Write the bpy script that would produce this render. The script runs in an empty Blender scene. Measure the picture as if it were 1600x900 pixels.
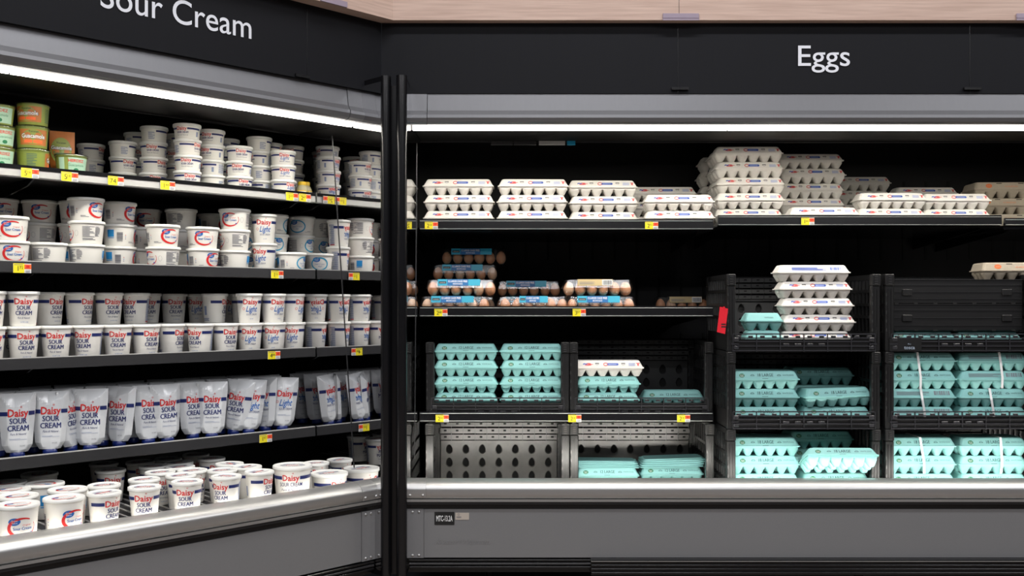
import bpy, math, random
from mathutils import Vector, Matrix

# ------------------------------------------------------------------ camera, light, exposure
sc = bpy.context.scene
C = sc.collection
HC = 1.12                       # camera height above the floor
F = 1531.0                      # focal length in pixels of a 1600 px wide frame
cam_d = bpy.data.cameras.new('camera'); cam = bpy.data.objects.new('camera', cam_d); C.objects.link(cam)
cam_d.sensor_width = 36.0; cam_d.lens = F / 1600 * 36; cam_d.shift_y = 26 / 1600
cam.location = (0, 0, HC); cam.rotation_euler = (math.radians(90), math.radians(0.0), 0)
cam_d.clip_start = 0.05
sc.camera = cam
sc.view_settings.view_transform = 'Standard'; sc.view_settings.look = 'None'
sc.view_settings.gamma = 1.0; sc.view_settings.exposure = 0.12
sc.view_settings.use_curve_mapping = False
LED = 82.0                      # emission of the light tubes in the cases
STORE = 2.9                     # power scale of the store ceiling lamps
w = bpy.data.worlds.new('store_air'); sc.world = w; w.use_nodes = True
w.node_tree.nodes['Background'].inputs[0].default_value = (.55, .62, .75, 1)
w.node_tree.nodes['Background'].inputs[1].default_value = .035

def store_lamp(x, y, z, sx, sy, power, col=(.97, .97, 1.0)):
    l = bpy.data.lights.new('ceiling_lamp', 'AREA'); l.shape = 'RECTANGLE'; l.size = sx; l.size_y = sy
    l.energy = power * STORE; l.color = col
    o = bpy.data.objects.new('ceiling_lamp', l); C.objects.link(o); o.location = (x, y, z)
    o['label'] = 'long ceiling lamp of the store aisle'; o['category'] = 'lamp'; o['group'] = 'ceiling lamps'
    return o
for ly in (1.9, -1.2, -4.5):
    for lx in (-3.2, 0.4, 4.0):
        store_lamp(lx, ly, 4.1, 2.4, .25, 22)

# ------------------------------------------------------------------ materials
MATS = {}
def mat(name, col, rough=.5, metal=0.0, spec=.5, noise=0.0, nscale=40, coat=0.0, emit=None, estr=0.0, stretch=None, bump=0.0):
    if name in MATS: return MATS[name]
    m = bpy.data.materials.new(name); m.use_nodes = True
    nt = m.node_tree; b = nt.nodes['Principled BSDF']
    b.inputs['Base Color'].default_value = (*col, 1)
    b.inputs['Roughness'].default_value = rough; b.inputs['Metallic'].default_value = metal
    b.inputs['Specular IOR Level'].default_value = spec
    b.inputs['Coat Weight'].default_value = coat
    if emit:
        b.inputs['Emission Color'].default_value = (*emit, 1); b.inputs['Emission Strength'].default_value = estr
    if noise or bump:
        tc = nt.nodes.new('ShaderNodeTexCoord'); mp = nt.nodes.new('ShaderNodeMapping')
        if stretch: mp.inputs['Scale'].default_value = stretch
        nz = nt.nodes.new('ShaderNodeTexNoise'); nz.inputs['Scale'].default_value = nscale; nz.inputs['Detail'].default_value = 4
        nt.links.new(tc.outputs['Object'], mp.inputs[0]); nt.links.new(mp.outputs[0], nz.inputs['Vector'])
        if noise:
            mx = nt.nodes.new('ShaderNodeMix'); mx.data_type = 'RGBA'
            mx.inputs[6].default_value = (*[c * (1 - noise) for c in col], 1)
            mx.inputs[7].default_value = (*[min(1, c * (1 + noise)) for c in col], 1)
            nt.links.new(nz.outputs['Fac'], mx.inputs[0]); nt.links.new(mx.outputs[2], b.inputs['Base Color'])
        if bump:
            bp = nt.nodes.new('ShaderNodeBump'); bp.inputs['Strength'].default_value = bump; bp.inputs['Distance'].default_value = .002
            nt.links.new(nz.outputs['Fac'], bp.inputs['Height']); nt.links.new(bp.outputs[0], b.inputs['Normal'])
    MATS[name] = m
    return m

TUB = mat('white_plastic', (.83, .81, .76), .38, noise=.02, nscale=15)
LID = mat('white_lid_plastic', (.84, .84, .81), .42, noise=.02, nscale=25)
NAVY = mat('navy_ink', (.012, .022, .13), .4)
RED = mat('red_ink', (.62, .02, .02), .4)
BLUE = mat('blue_ink', (.015, .12, .42), .4)
SKYB = mat('sky_blue_ink', (.02, .26, .62), .4)
CYAN = mat('cyan_ink', (.01, .30, .52), .4)
INK = mat('grey_ink', (.16, .16, .19), .5)
PALEINK = mat('pale_blue_ink', (.25, .30, .45), .5)
BLK = mat('black_ink', (.01, .01, .01), .5)
WINK = mat('white_ink', (.8, .8, .8), .5)
FILM = mat('pouch_film', (.66, .68, .70), .22, spec=.6, noise=.03, nscale=20, bump=.25)
CAPB = mat('blue_cap_plastic', (.006, .018, .13), .3)
PULP = mat('white_moulded_pulp', (.74, .71, .66), .85, noise=.05, nscale=120, bump=.3)
FOAM = mat('green_foam', (.25, .54, .52), .6, noise=.03, nscale=90, bump=.1)
TAN = mat('tan_moulded_pulp', (.36, .31, .24), .9, noise=.08, nscale=120, bump=.3)
GREENINK = mat('green_ink', (.01, .16, .06), .5)
DKGREEN = mat('dark_green_ink', (.03, .10, .10), .5)
EBLUE = mat('egg_blue_ink', (.06, .12, .45), .6)
ERED = mat('egg_red_ink', (.65, .08, .08), .6)
EPALE = mat('pale_egg_blue_ink', (.30, .36, .62), .6)
ORANGEINK = mat('orange_ink', (.65, .13, .02), .6)
HOLE = mat('dark_recess', (.004, .004, .004), .9)
BLACKM = mat('black_enamel', (.006, .006, .007), .22, spec=.5, noise=.2, nscale=8)
LINER = mat('black_case_liner', (.005, .005, .0055), .5, spec=.3, noise=.3, nscale=9)
FASCIA = mat('black_sign_panel', (.0045, .0050, .0075), .65, spec=.25, noise=.15, nscale=60, stretch=(1, 1, .05))
ALU = mat('satin_aluminium', (.52, .52, .515), .38, metal=.85, noise=.03, nscale=60, stretch=(.01, 1, 1))
CANOPY = mat('grey_painted_steel', (.19, .192, .202), .42, metal=.5, noise=.04, nscale=90, stretch=(1, 1, .2))
PANEL = mat('grey_case_panel', (.235, .235, .24), .5, metal=.3, noise=.05, nscale=200)
GREYRAIL = mat('light_grey_rail', (.42, .42, .41), .45, noise=.05, nscale=30)
DARKRAIL = mat('dark_grey_rail', (.022, .022, .024), .4, noise=.15, nscale=30)
CRATE = mat('black_crate_plastic', (.008, .008, .0085), .42, spec=.4, noise=.35, nscale=14)
CRATEPANEL = mat('dark_crate_panel', (.030, .030, .031), .35, spec=.5, noise=.45, nscale=9)
WORN = mat('lit_grey_crate_panel', (.125, .12, .112), .26, spec=.8, noise=.5, nscale=11, bump=.3)  # paler copy of the crate panel, bumper light put into the colour
WOOD = None
LITCRATE = mat('lit_black_crate', (.022, .022, .021), .3, spec=.7, noise=.4, nscale=14)  # lighter copy of the crate plastic, toned as if lit from the bumper
LIPM = mat('crate_lip_plastic', (.022, .022, .026), .3, spec=.7)
STRAP = mat('white_strap_plastic', (.80, .80, .80), .45)
YEL = mat('yellow_tag', (.80, .68, .01), .6)
ORG = mat('orange_tag', (.80, .12, .02), .6)
WTAG = mat('white_tag', (.75, .75, .75), .6)
LIT = mat('light_tube_glow', (1, 1, 1), .5, emit=(1.0, .95, .85), estr=LED)
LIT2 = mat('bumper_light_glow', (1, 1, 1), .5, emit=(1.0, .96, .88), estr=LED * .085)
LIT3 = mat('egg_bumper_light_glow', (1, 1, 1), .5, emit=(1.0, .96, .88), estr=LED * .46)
LITF = mat('light_tube_lens', (1, 1, 1), .5, emit=(1.0, .96, .88), estr=5.0)
EGGSH = mat('brown_egg_shell', (.56, .26, .13), .5, noise=.12, nscale=12)
PALEEGG = mat('pale_egg_shell', (.66, .42, .27), .5, noise=.12, nscale=12)
YCAP = mat('yellow_cap_plastic', (.75, .50, .02), .4)
GUAC = mat('guacamole_green', (.21, .26, .045), .4, noise=.15, nscale=30)
HERB = mat('pale_green_label', (.36, .55, .42), .5, noise=.1, nscale=40)
GORG = mat('orange_label', (.42, .13, .02), .45, noise=.15, nscale=40)
SAUCE = mat('dark_brown_bottle', (.05, .03, .02), .3, noise=.2, nscale=30)
JAR = mat('mustard_jar', (.45, .40, .25), .35, noise=.1, nscale=30)

def wood_mat():
    m = bpy.data.materials.new('pale_wood_laminate'); m.use_nodes = True; nt = m.node_tree; b = nt.nodes['Principled BSDF']
    tc = nt.nodes.new('ShaderNodeTexCoord'); mp = nt.nodes.new('ShaderNodeMapping'); mp.inputs['Scale'].default_value = (.6, 1, 14)
    nz = nt.nodes.new('ShaderNodeTexNoise'); nz.inputs['Scale'].default_value = 9; nz.inputs['Detail'].default_value = 6
    cr = nt.nodes.new('ShaderNodeValToRGB'); cr.color_ramp.elements[0].position = .3; cr.color_ramp.elements[1].position = .7
    cr.color_ramp.elements[0].color = (.54, .375, .30, 1); cr.color_ramp.elements[1].color = (.68, .50, .41, 1)
    nt.links.new(tc.outputs['Object'], mp.inputs[0]); nt.links.new(mp.outputs[0], nz.inputs['Vector'])
    nt.links.new(nz.outputs['Fac'], cr.inputs[0]); nt.links.new(cr.outputs[0], b.inputs['Base Color'])
    b.inputs['Roughness'].default_value = .55
    return m
WOOD = wood_mat()
def mirror_mat():
    m = bpy.data.materials.new('mirror_end_panel'); m.use_nodes = True; b = m.node_tree.nodes['Principled BSDF']
    b.inputs['Base Color'].default_value = (.70, .70, .71, 1); b.inputs['Metallic'].default_value = 1; b.inputs['Roughness'].default_value = .015
    return m
MIRROR = mirror_mat()
def clear_mat(name, tint, fac):
    m = bpy.data.materials.new(name); m.use_nodes = True; nt = m.node_tree; nt.nodes.clear()
    out = nt.nodes.new('ShaderNodeOutputMaterial'); tr = nt.nodes.new('ShaderNodeBsdfTransparent'); gl = nt.nodes.new('ShaderNodeBsdfGlossy')
    lw = nt.nodes.new('ShaderNodeLayerWeight'); mx = nt.nodes.new('ShaderNodeMixShader'); mt = nt.nodes.new('ShaderNodeMath'); mt.operation = 'MULTIPLY_ADD'
    lw.inputs[0].default_value = .45; mt.inputs[1].default_value = fac; mt.inputs[2].default_value = .05
    tr.inputs[0].default_value = (*tint, 1); gl.inputs['Roughness'].default_value = .12
    nt.links.new(lw.outputs['Facing'], mt.inputs[0]); nt.links.new(mt.outputs[0], mx.inputs[0])
    nt.links.new(tr.outputs[0], mx.inputs[1]); nt.links.new(gl.outputs[0], mx.inputs[2]); nt.links.new(mx.outputs[0], out.inputs[0])
    return m
CLEAR = clear_mat('clear_plastic', (.96, .96, .96), .20)
CLEARLID = clear_mat('clear_lid_plastic', (.85, .87, .85), .75)

# ------------------------------------------------------------------ mesh builder
class MB:
    def __init__(s): s.v = []; s.f = []; s.m = []; s.s = []; s.mats = []; s.xf = None
    def mi(s, m):
        if m not in s.mats: s.mats.append(m)
        return s.mats.index(m)
    def add(s, vs, fs, m, smooth=False):
        o = len(s.v); i = s.mi(m)
        if s.xf is not None: vs = [tuple(s.xf @ Vector(v)) for v in vs]
        s.v += [tuple(v) for v in vs]
        for f in fs: s.f.append([o + k for k in f]); s.m.append(i); s.s.append(smooth)
    def box(s, x0, x1, y0, y1, z0, z1, m, b=0.0):
        if b <= 0:
            vs = [(x, y, z) for z in (z0, z1) for y in (y0, y1) for x in (x0, x1)]
            s.add(vs, [(0, 2, 3, 1), (4, 5, 7, 6), (0, 1, 5, 4), (2, 6, 7, 3), (0, 4, 6, 2), (1, 3, 7, 5)], m); return
        p = [(y0 + b, z0), (y1 - b, z0), (y1, z0 + b), (y1, z1 - b), (y1 - b, z1), (y0 + b, z1), (y0, z1 - b), (y0, z0 + b)]
        c = ((y0 + y1) / 2, (z0 + z1) / 2); k = lambda q: (c[0] + (q[0] - c[0]) * (1 - 2 * b / max(1e-6, y1 - y0)), c[1] + (q[1] - c[1]) * (1 - 2 * b / max(1e-6, z1 - z0)))
        loops = [[(x0, *k(q)) for q in p], [(x0 + b, *q) for q in p], [(x1 - b, *q) for q in p], [(x1, *k(q)) for q in p]]
        s.loft(loops, m, cap=True)
    def loft(s, loops, m, cap=False, smooth=False, close=True):
        n = len(loops[0]); vs = [p for l in loops for p in l]; fs = []
        for a in range(len(loops) - 1):
            for i in range(n if close else n - 1):
                j = (i + 1) % n
                fs.append((a * n + i, a * n + j, (a + 1) * n + j, (a + 1) * n + i))
        s.add(vs, fs, m, smooth)
        if cap:
            s.add(loops[0], [tuple(range(n))[::-1]], m); s.add(loops[-1], [tuple(range(n))], m)
    def ext(s, prof, x0, x1, m, smooth=False):        # profile of (y, z) run along x, capped
        s.loft([[(x0, y, z) for y, z in prof], [(x1, y, z) for y, z in prof]], m, cap=False, smooth=smooth)
        n = len(prof)
        s.add([(x0, y, z) for y, z in prof], [tuple(range(n))[::-1]], m); s.add([(x1, y, z) for y, z in prof], [tuple(range(n))], m)
    def lathe(s, prof, m, n=28, cx=0, cy=0, smooth=True):
        loops = [[(cx + r * math.cos(2 * math.pi * i / n), cy + r * math.sin(2 * math.pi * i / n), z) for i in range(n)] for r, z in prof]
        s.loft(loops, m, smooth=smooth)
    def disc(s, r, z, m, n=28, cx=0, cy=0, up=True):
        vs = [(cx + r * math.cos(2 * math.pi * i / n), cy + r * math.sin(2 * math.pi * i / n), z) for i in range(n)]
        s.add(vs, [tuple(range(n)) if up else tuple(range(n))[::-1]], m)
    def build(s, name, parent=None, loc=None, me_only=False):
        me = bpy.data.meshes.new(name); me.from_pydata(s.v, [], s.f)
        for m in s.mats: me.materials.append(m)
        me.polygons.foreach_set('material_index', s.m); me.polygons.foreach_set('use_smooth', s.s); me.update()
        if me_only: return me
        o = bpy.data.objects.new(name, me); C.objects.link(o)
        if parent: o.parent = parent
        if loc: o.location = loc
        return o

def tag(o, label=None, cat=None, group=None, kind=None):
    if label:
        o['label'] = label
    if cat: o['category'] = cat
    if group: o['group'] = group
    if kind: o['kind'] = kind
    return o
def empty(name, loc=(0, 0, 0), rz=0.0):
    o = bpy.data.objects.new(name, None); C.objects.link(o); o.location = loc; o.rotation_euler = (0, 0, rz); o.empty_display_size = .05
    return o
def place_obj(name, me, parent=None):
    o = bpy.data.objects.new(name, me); C.objects.link(o)
    if parent: o.parent = parent
    return o

# ------------------------------------------------------------------ lettering turned into mesh
_tc = {}
def text2d(body, bold=0.0, shear=0.0, res=2):
    key = (body, bold, shear, res)
    if key in _tc: return _tc[key]
    cu = bpy.data.curves.new('lettering', 'FONT'); cu.body = body; cu.size = 1.0; cu.offset = bold; cu.shear = shear
    cu.resolution_u = res; cu.dimensions = '2D'; cu.fill_mode = 'FRONT'
    ob = bpy.data.objects.new('lettering', cu); C.objects.link(ob)
    bpy.context.view_layer.update()
    ev = ob.evaluated_get(bpy.context.evaluated_depsgraph_get()); me = ev.to_mesh()
    vs = [(v.co.x, v.co.y) for v in me.vertices]; fs = [tuple(p.vertices) for p in me.polygons]
    ev.to_mesh_clear(); bpy.data.objects.remove(ob); bpy.data.curves.remove(cu)
    if not vs: vs = [(0, 0)]; fs = []
    _tc[key] = (vs, fs)
    return _tc[key]
def cap_height():
    vs, _ = text2d('E'); return max(v[1] for v in vs)
CAPH = cap_height()
def put_text(mb, body, cu, cv, cap, m, fn, width=None, bold=0.0, shear=0.0, res=2, align='C'):
    """lettering of cap height `cap`, baseline at cv, centred on cu, laid on a surface by fn(u, v)"""
    vs, fs = text2d(body, bold, shear, res); k = cap / CAPH
    x0 = min(v[0] for v in vs); x1 = max(v[0] for v in vs)
    kx = k if width is None else width / (x1 - x0)
    mid = (x0 + x1) / 2 if align == 'C' else x0
    mb.add([fn(cu + (x - mid) * kx, cv + y * k) for x, y in vs], fs, m)
def put_bold(mb, body, cu, cv, cap, m, fn, d, **k):
    for e in (-d, 0, d): put_text(mb, body, cu + e, cv, cap, m, (lambda u, v, e=e: (lambda p: (p[0], p[1] - .00004 * (e > 0) + .00004 * (e < 0), p[2]))(fn(u, v))), **k)
def put_rect(mb, u0, u1, v0, v1, m, fn, nu=6, nv=1):
    vs = [fn(u0 + (u1 - u0) * i / nu, v0 + (v1 - v0) * j / nv) for j in range(nv + 1) for i in range(nu + 1)]
    fs = [(j * (nu + 1) + i, j * (nu + 1) + i + 1, (j + 1) * (nu + 1) + i + 1, (j + 1) * (nu + 1) + i) for j in range(nv) for i in range(nu)]
    mb.add(vs, fs, m)
def put_ell(mb, cu, cv, ru, rv, m, fn, n=20):
    vs = [fn(cu, cv)] + [fn(cu + ru * math.cos(2 * math.pi * i / n), cv + rv * math.sin(2 * math.pi * i / n)) for i in range(n)]
    mb.add(vs, [(0, 1 + i, 1 + (i + 1) % n) for i in range(n)], m)
def put_ring(mb, cu, cv, ru, rv, th, m, fn, a0=0.0, a1=360.0, n=36, taper=False):
    vs = []; fs = []
    for i in range(n + 1):
        a = math.radians(a0 + (a1 - a0) * i / n)
        t = th if not taper else th * (.18 + .82 * max(0, .5 - .5 * math.cos(a - math.radians(10))) ** .8)
        vs += [fn(cu + ru * math.cos(a), cv + rv * math.sin(a)), fn(cu + (ru - t) * math.cos(a), cv + (rv - t) * math.sin(a))]
    for i in range(n): fs.append((2 * i, 2 * i + 1, 2 * i + 3, 2 * i + 2))
    mb.add(vs, fs, m)
def put_lines(mb, u0, u1, v0, v1, n, m, fn, seed=0, fill=.55):
    r = random.Random(seed); dv = (v1 - v0) / n
    for i in range(n):
        a = v0 + dv * i
        e = u1 - (u1 - u0) * r.choice((0, 0, .1, .25, .4))
        put_rect(mb, u0, e, a, a + dv * fill, m, fn, nu=3)
def put_barcode(mb, u0, u1, v0, v1, m, fn, seed=1, horizontal=False):
    r = random.Random(seed); p = 0.0; L = (v1 - v0) if horizontal else (u1 - u0)
    while p < L * .97:
        t = L * r.choice((.03, .05, .08)); t = min(t, L - p)
        if horizontal: put_rect(mb, u0, u1, v0 + p, v0 + p + t, m, fn, nu=2)
        else: put_rect(mb, u0 + p, u0 + p + t, v0, v1, m, fn, nu=1)
        p += t + L * r.choice((.025, .04, .05))

# ------------------------------------------------------------------ frames of the two cases
A45 = math.radians(45); S2 = math.sqrt(.5)
PL = (-.475, 3.6)               # front corner of the sour cream case
XE, YE = -.388, 3.6             # front corner of the egg case
def left_pt(x, s, zr): return (PL[0] + x * S2 - s * S2, PL[1] + x * S2 + s * S2, HC + zr)
def tl(px, s):                  # distance from the mirror of what stands at depth s in picture column px
    k = (px - 800) / F
    return (PL[0] - S2 * s - k * (PL[1] + S2 * s)) / (S2 * (1 - k))
def egg_x(px, Y): return (px - 800) / F * Y

def rail_profile(lip, h=.040, s=.437):
    return [(s, lip - h), (s - .006, lip - h + .003), (s - .004, lip - .002), (s, lip), (s + .006, lip), (s + .010, lip - .012), (s + .012, lip - h)]

def make_case(name, loc, rz, sgn, L, label, cat, s_back, deck_z, shelves, canopy_s):
    root = empty(name, loc, rz); tag(root, label, cat)
    X = lambda a: sgn * a
    def xr(a, b): return (min(X(a), X(b)), max(X(a), X(b)))
    # mirror end panel
    m = MB(); x0, x1 = xr(-.036, 0)
    Zt = HC + .842; Zb = HC - 1.0
    prof = [(.0, Zb), (s_back + .06, Zb), (s_back + .06, Zt), (.02, Zt), (.0, Zt - .03)]
    m.ext(prof, *xr(-.036, -.003), BLACKM)
    o = m.build('end_panel', root)
    m2 = MB(); m2.ext([(.012, Zb + .02), (s_back, Zb + .02), (s_back, Zt - .02), (.012, Zt - .02)], *xr(-.003, 0), MIRROR)
    m2.build('mirror', o)['label'] = 'mirrored inner face of the end panel'
    m3 = MB()
    m3.loft([[(X(-.018) + .020 * math.cos(a), .004 + .018 * math.sin(a), z) for a in [math.pi * 2 * i / 14 for i in range(14)]] for z in (Zb, Zt - .03, Zt - .005, Zt)], BLACKM, cap=True, smooth=True)
    m3.build('edge_trim', o)
    m = MB(); m.box(*xr(-.075, -.036), .035, .06, Zb, Zt - .03, BLACKM); m.build('gap_shade_strip', o)  # added black strip, stands in for the shade in the gap between cases
    # far end panel
    m = MB(); m.ext(prof, *xr(L, L + .04), BLACKM); m.build('end_panel', root)
    # canopy
    m = MB(); c = canopy_s
    pr = [(c + .015, .806), (c + .004, .740), (c - .008, .722), (c - .010, .710), (c - .002, .696), (c + .012, .689), (c + .030, .688), (c + .030, .806)]
    m.ext([(y, HC + z) for y, z in pr], *xr(.066, L), CANOPY)
    cn = m.build('canopy', root)
    m = MB(); m.ext([(y - .002 * (y < c + .03), HC + z + (.001 if z > .8 else -.001)) for y, z in pr], *xr(.0, .064), CANOPY); m.build('end_cap', cn)
    m = MB(); m.ext([(c + .0305, HC + .6945), (c + .43, HC + .6945), (c + .43, HC + .84), (c + .0305, HC + .84)], *xr(.002, L), LINER); m.build('inner_ceiling', root)
    m = MB(); m.box(*xr(.002, L), c + .428, c + .436, HC + .688, HC + .697, DARKRAIL); m.build('ceiling_trim', root)
    m = MB(); m.box(*xr(.002, L), c + .43, s_back + .04, HC + .80, HC + .84, LINER); m.build('top_panel', root)
    # light tube in lengths
    a = .004
    while a < L - .1:
        b = min(L, a + 1.22)
        m = MB(); e0, e1 = xr(a, b - .004); q0, q1, q2, q3 = (c + .042, HC + .674), (c + .066, HC + .680), (c + .066, HC + .692), (c + .042, HC + .692)
        for A_, B_, mm in ((q0, q1, LIT), (q1, q2, LINER), (q2, q3, LINER), (q3, q0, LITF)): m.add([(e0, *A_), (e1, *A_), (e1, *B_), (e0, *B_)], [(0, 3, 2, 1)], mm)
        m.add([(e0, *p) for p in (q0, q1, q2, q3)] + [(e1, *p) for p in (q0, q1, q2, q3)], [(0, 1, 2, 3), (7, 6, 5, 4)], LITF)
        m.build('light_tube', cn)
        m = MB(); m.box(*xr(a, b - .004), c + .0665, c + .070, HC + .6748, HC + .694, ALU); m.box(*xr(a, b - .004), c + .070, c + .075, HC + .6748, HC + .694, LINER); m.build('light_baffle', cn)
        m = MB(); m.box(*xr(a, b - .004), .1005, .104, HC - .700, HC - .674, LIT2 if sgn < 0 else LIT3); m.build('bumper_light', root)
        m = MB(); m.box(*xr(a, b - .004), c + .0305, c + .074, HC + .6925, HC + .6945, LINER); m.build('tube_holder', cn)
        a = b
    # back panel with slots, deck
    m = MB(); m.box(*xr(0, L), s_back, s_back + .04, HC - 1.0, HC + .84, LINER)
    k = .12
    while k < L - .1:
        for z in (-.30, -.02, .22, .45): m.box(*xr(k, k + .012), s_back - .004, s_back, HC + z, HC + z + .16, HOLE)
        k += .11
    m.build('back_panel', root)
    m = MB(); m.box(*xr(.0, L), .10, s_back, HC + deck_z - .05, HC + deck_z, DARKRAIL)
    m.build('bottom_deck', root)
    # bumper
    bp = [(.100, -.72), (.100, -.664)] + [(.098 - .070 * math.sin(math.radians(q)), -.653 - .034 * (1 - math.cos(math.radians(q)))) for q in range(6, 91, 7)] + [(.0278, -.700), (.031, -.716), (.040, -.722)]
    m = MB(); m.ext([(y, HC + z) for y, z in bp], *xr(.070, L), ALU, smooth=True)
    bm = m.build('bumper', root)
    m = MB(); m.ext([(y - .0022, HC + z + .0012 * (z > -.67)) for y, z in bp], *xr(.0, .0695), ALU)
    m.build('end_cap', bm)
    for xx in (.010, .058):
        m = MB(); m.lathe([(.0055, 0), (.005, .002), (.002, .0035), (0.0001, .0037)], ALU, n=12)
        rv = m.build('rivet', bm); rv.rotation_euler = (math.radians(90), 0, 0); rv.location = (X(xx), .026, HC - .706)
    m = MB(); m.box(*xr(.0, L), .030, .09, HC - .731, HC - .722, ALU); m.box(*xr(.0, L), .038, .09, HC - .742, HC - .731, DARKRAIL)
    m.build('bumper_strip', root)
    m = MB(); m.box(*xr(.0, L), .055, .10, HC - .765, HC - .742, BLACKM); m.build('shadow_gap', root)
    # front panel, end plate, rivets
    m = MB(); m.box(*xr(.06, L), .050, .10, HC - .942, HC - .762, PANEL); fp = m.build('front_panel', root)
    m = MB(); m.box(*xr(.0, .059), .047, .10, HC - .943, HC - .761, PANEL); pl = m.build('end_plate', root)
    for xx in (.018, .042):
        for zz in (-.768, -.936):
            m = MB(); m.lathe([(.0052, 0), (.0048, .002), (.002, .0034), (0.0001, .0036)], ALU, n=12)
            rv = m.build('rivet', pl); rv.rotation_euler = (math.radians(90), 0, 0); rv.location = (X(xx), .047, HC + zz + (.003 if zz < -.9 else -.004))
    m = MB(); y0 = .045
    m.box(*xr(.0, L), .065, .12, HC - 1.0, HC - .943, BLACKM)
    for q in range(3):
        z = -.957 - q * .013
        m.box(*xr(.004, L), y0, .07, HC + z, HC + z + .009, DARKRAIL if q == 1 else BLACKM, b=.002)
    m.build('kick_rail', root)
    # shelves
    for (a, b, lip, s0, style, h) in shelves:
        dr = .0165 if style == 'black' else 0
        m = MB(); m.box(*xr(a + .004, b), s0 + .008, s_back, HC + lip - .030 - dr, HC + lip - .014 - dr, DARKRAIL if style != 'black' else BLACKM)
        sh = m.build('shelf', root)
        m = MB()
        pr = [(y, HC + z) for y, z in rail_profile(lip, h, s0)]
        if style == 'black':
            m.ext(pr, *xr(a + .004, b), BLACKM)
            m.box(*xr(a + .006, b - .002), s0 - .006, s0 - .001, HC + lip - .009, HC + lip - .006, ALU, b=.001)
            m.box(*xr(a + .006, b - .002), s0 - .009, s0 - .003, HC + lip - h, HC + lip - h + .003, ALU, b=.001)
        else:
            mm = GREYRAIL if style == 'light' else DARKRAIL
            m.ext(pr, *xr(a + .004, b), mm)
            if style == 'light': m.box(*xr(a + .005, b), s0 - .0075, s0 + .001, HC + lip - .014, HC + lip - .001, BLACKM)
            else: m.box(*xr(a + .005, b), s0 - .004, s0 + .006, HC + lip - .002, HC + lip + .0008, GREYRAIL)
        m.build('price_rail', sh)
        # brackets under the shelf
        q = a + .05
        while q < b:
            m = MB(); m.ext([(s0 + .03, HC + lip - .032), (s_back, HC + lip - .032), (s_back, HC + lip - .10), (s0 + .10, HC + lip - .055)], *xr(q, q + .006), BLACKM); m.build('bracket', sh)
            q += (b - a - .1) if (b - a) < 1.5 else 1.0
            if b - a < .2: break
    return root

SH_L = [(.0, 2.40, .446, .437, 'light', .040), (.0, 2.40, .140, .437, 'dark', .038), (.0, 2.40, -.170, .437, 'dark', .038), (.0, 2.40, -.485, .437, 'dark', .040)]
case_l = make_case('refrigerated_case', (PL[0], PL[1], 0), A45, -1, 2.4,
    'angled open refrigerated case stocked with sour cream under the Sour Cream sign', 'display case', 1.02, -.804, SH_L, .12)
SH_E = [(.0, 1.223, .355, .47, 'black', .042), (1.239, 2.42, .372, .47, 'black', .042), (2.43, 3.2, .360, .47, 'black', .03),
        (.0, 1.223, -.006, .47, 'black', .042), (.0, 1.223, -.444, .47, 'black', .040)]
case_e = make_case('refrigerated_case', (XE, YE, 0), 0, 1, 3.2,
    'straight open refrigerated case stocked with egg cartons under the Eggs sign', 'display case', 1.25, -.835, SH_E, .13)
# riser under the rear tubs of the sour cream case
m = MB(); m.box(-2.38, -.35, .232, 1.0, HC - .80, HC - .695, DARKRAIL)
for i in range(51): m.box(-2.36 + i * .039, -2.352 + i * .039, .235, .99, HC - .695, HC - .692, GREYRAIL)
m.build('riser_tray', case_l)
# second, ribbed base rail on the right of the egg case
m = MB()
m.box(XE * 0 + .68, 3.2, .02, .065, HC - 1.0, HC - .943, BLACKM)
for q in range(4): m.box(.68, 3.2, .012, .03, HC - .952 - q * .014, HC - .945 - q * .014, BLACKM, b=.002)
m.box(.68, 3.2, .011, .03, HC - .9475, HC - .945, ALU)
m.build('base_rail', case_e)
for q in (.3, 1.75, 3.0):
    m = MB(); m.lathe([(.03, 0), (.03, .02), (.018, .03), (.018, HC - 1.0)], BLACKM, n=14); m.disc(.03, 0, BLACKM, n=14, up=False)
    o = m.build('foot', case_e); o.location = (q, .25, 0)
    o2 = place_obj('foot', o.data, case_l); o2.location = (-q * .7, .25, 0)
# seam line of the glass on both mirrors
def seam(parent, pts, sgn):
    m = MB(); (s0, z0), (s1, z1) = pts; a, b = sorted((sgn * .0005, sgn * .002))
    m.ext([(s0, HC + z0), (s0 + .003, HC + z0), (s1 + .003, HC + z1), (s1, HC + z1)], a, b, DARKRAIL); m.build('glass_seam', parent)
seam(case_l, ((.32, .66), (.175, -.62)), -1); seam(case_e, ((.40, .66), (.30, -.62)), 1)

# ------------------------------------------------------------------ room shell
def struct(name, mb, parent=None):
    o = mb.build(name, parent); o['kind'] = 'structure'; return o
m = MB(); m.box(-9, 9, -8, 8, -.1, 0, mat('polished_floor', (.16, .13, .11), .35, noise=.15, nscale=3)); struct('floor', m)
m = MB(); m.box(-9, 9, -8, 8, 4.3, 4.4, mat('white_ceiling', (.6, .6, .6), .8, noise=.03)); struct('ceiling', m)
def rotbox(mb, a, b, s0, s1, z0, z1, m_):          # a box in the sour cream case's own frame
    vs = [left_pt(x, s, z) for z in (z0, z1) for s in (s0, s1) for x in (a, b)]
    mb.add(vs, [(0, 2, 3, 1), (4, 5, 7, 6), (0, 1, 5, 4), (2, 6, 7, 3), (0, 4, 6, 2), (1, 3, 7, 5)], m_)
FZ0, FZ1 = .806, 1.08
CX, CY = -.4976, 3.74
cxl = (CX - PL[0] + CY - PL[1]) * S2               # where the two sign walls meet, in the left frame
m = MB(); rotbox(m, -3.3, cxl, .116, .20, FZ0, FZ1 + 1.2, FASCIA)
rotbox(m, -.2505, -.249, .1150, .117, FZ0, FZ1, BLACKM); rotbox(m, -.30, -.24, .108, .117, FZ0 + .002, FZ0 + .012, BLACKM)
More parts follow.
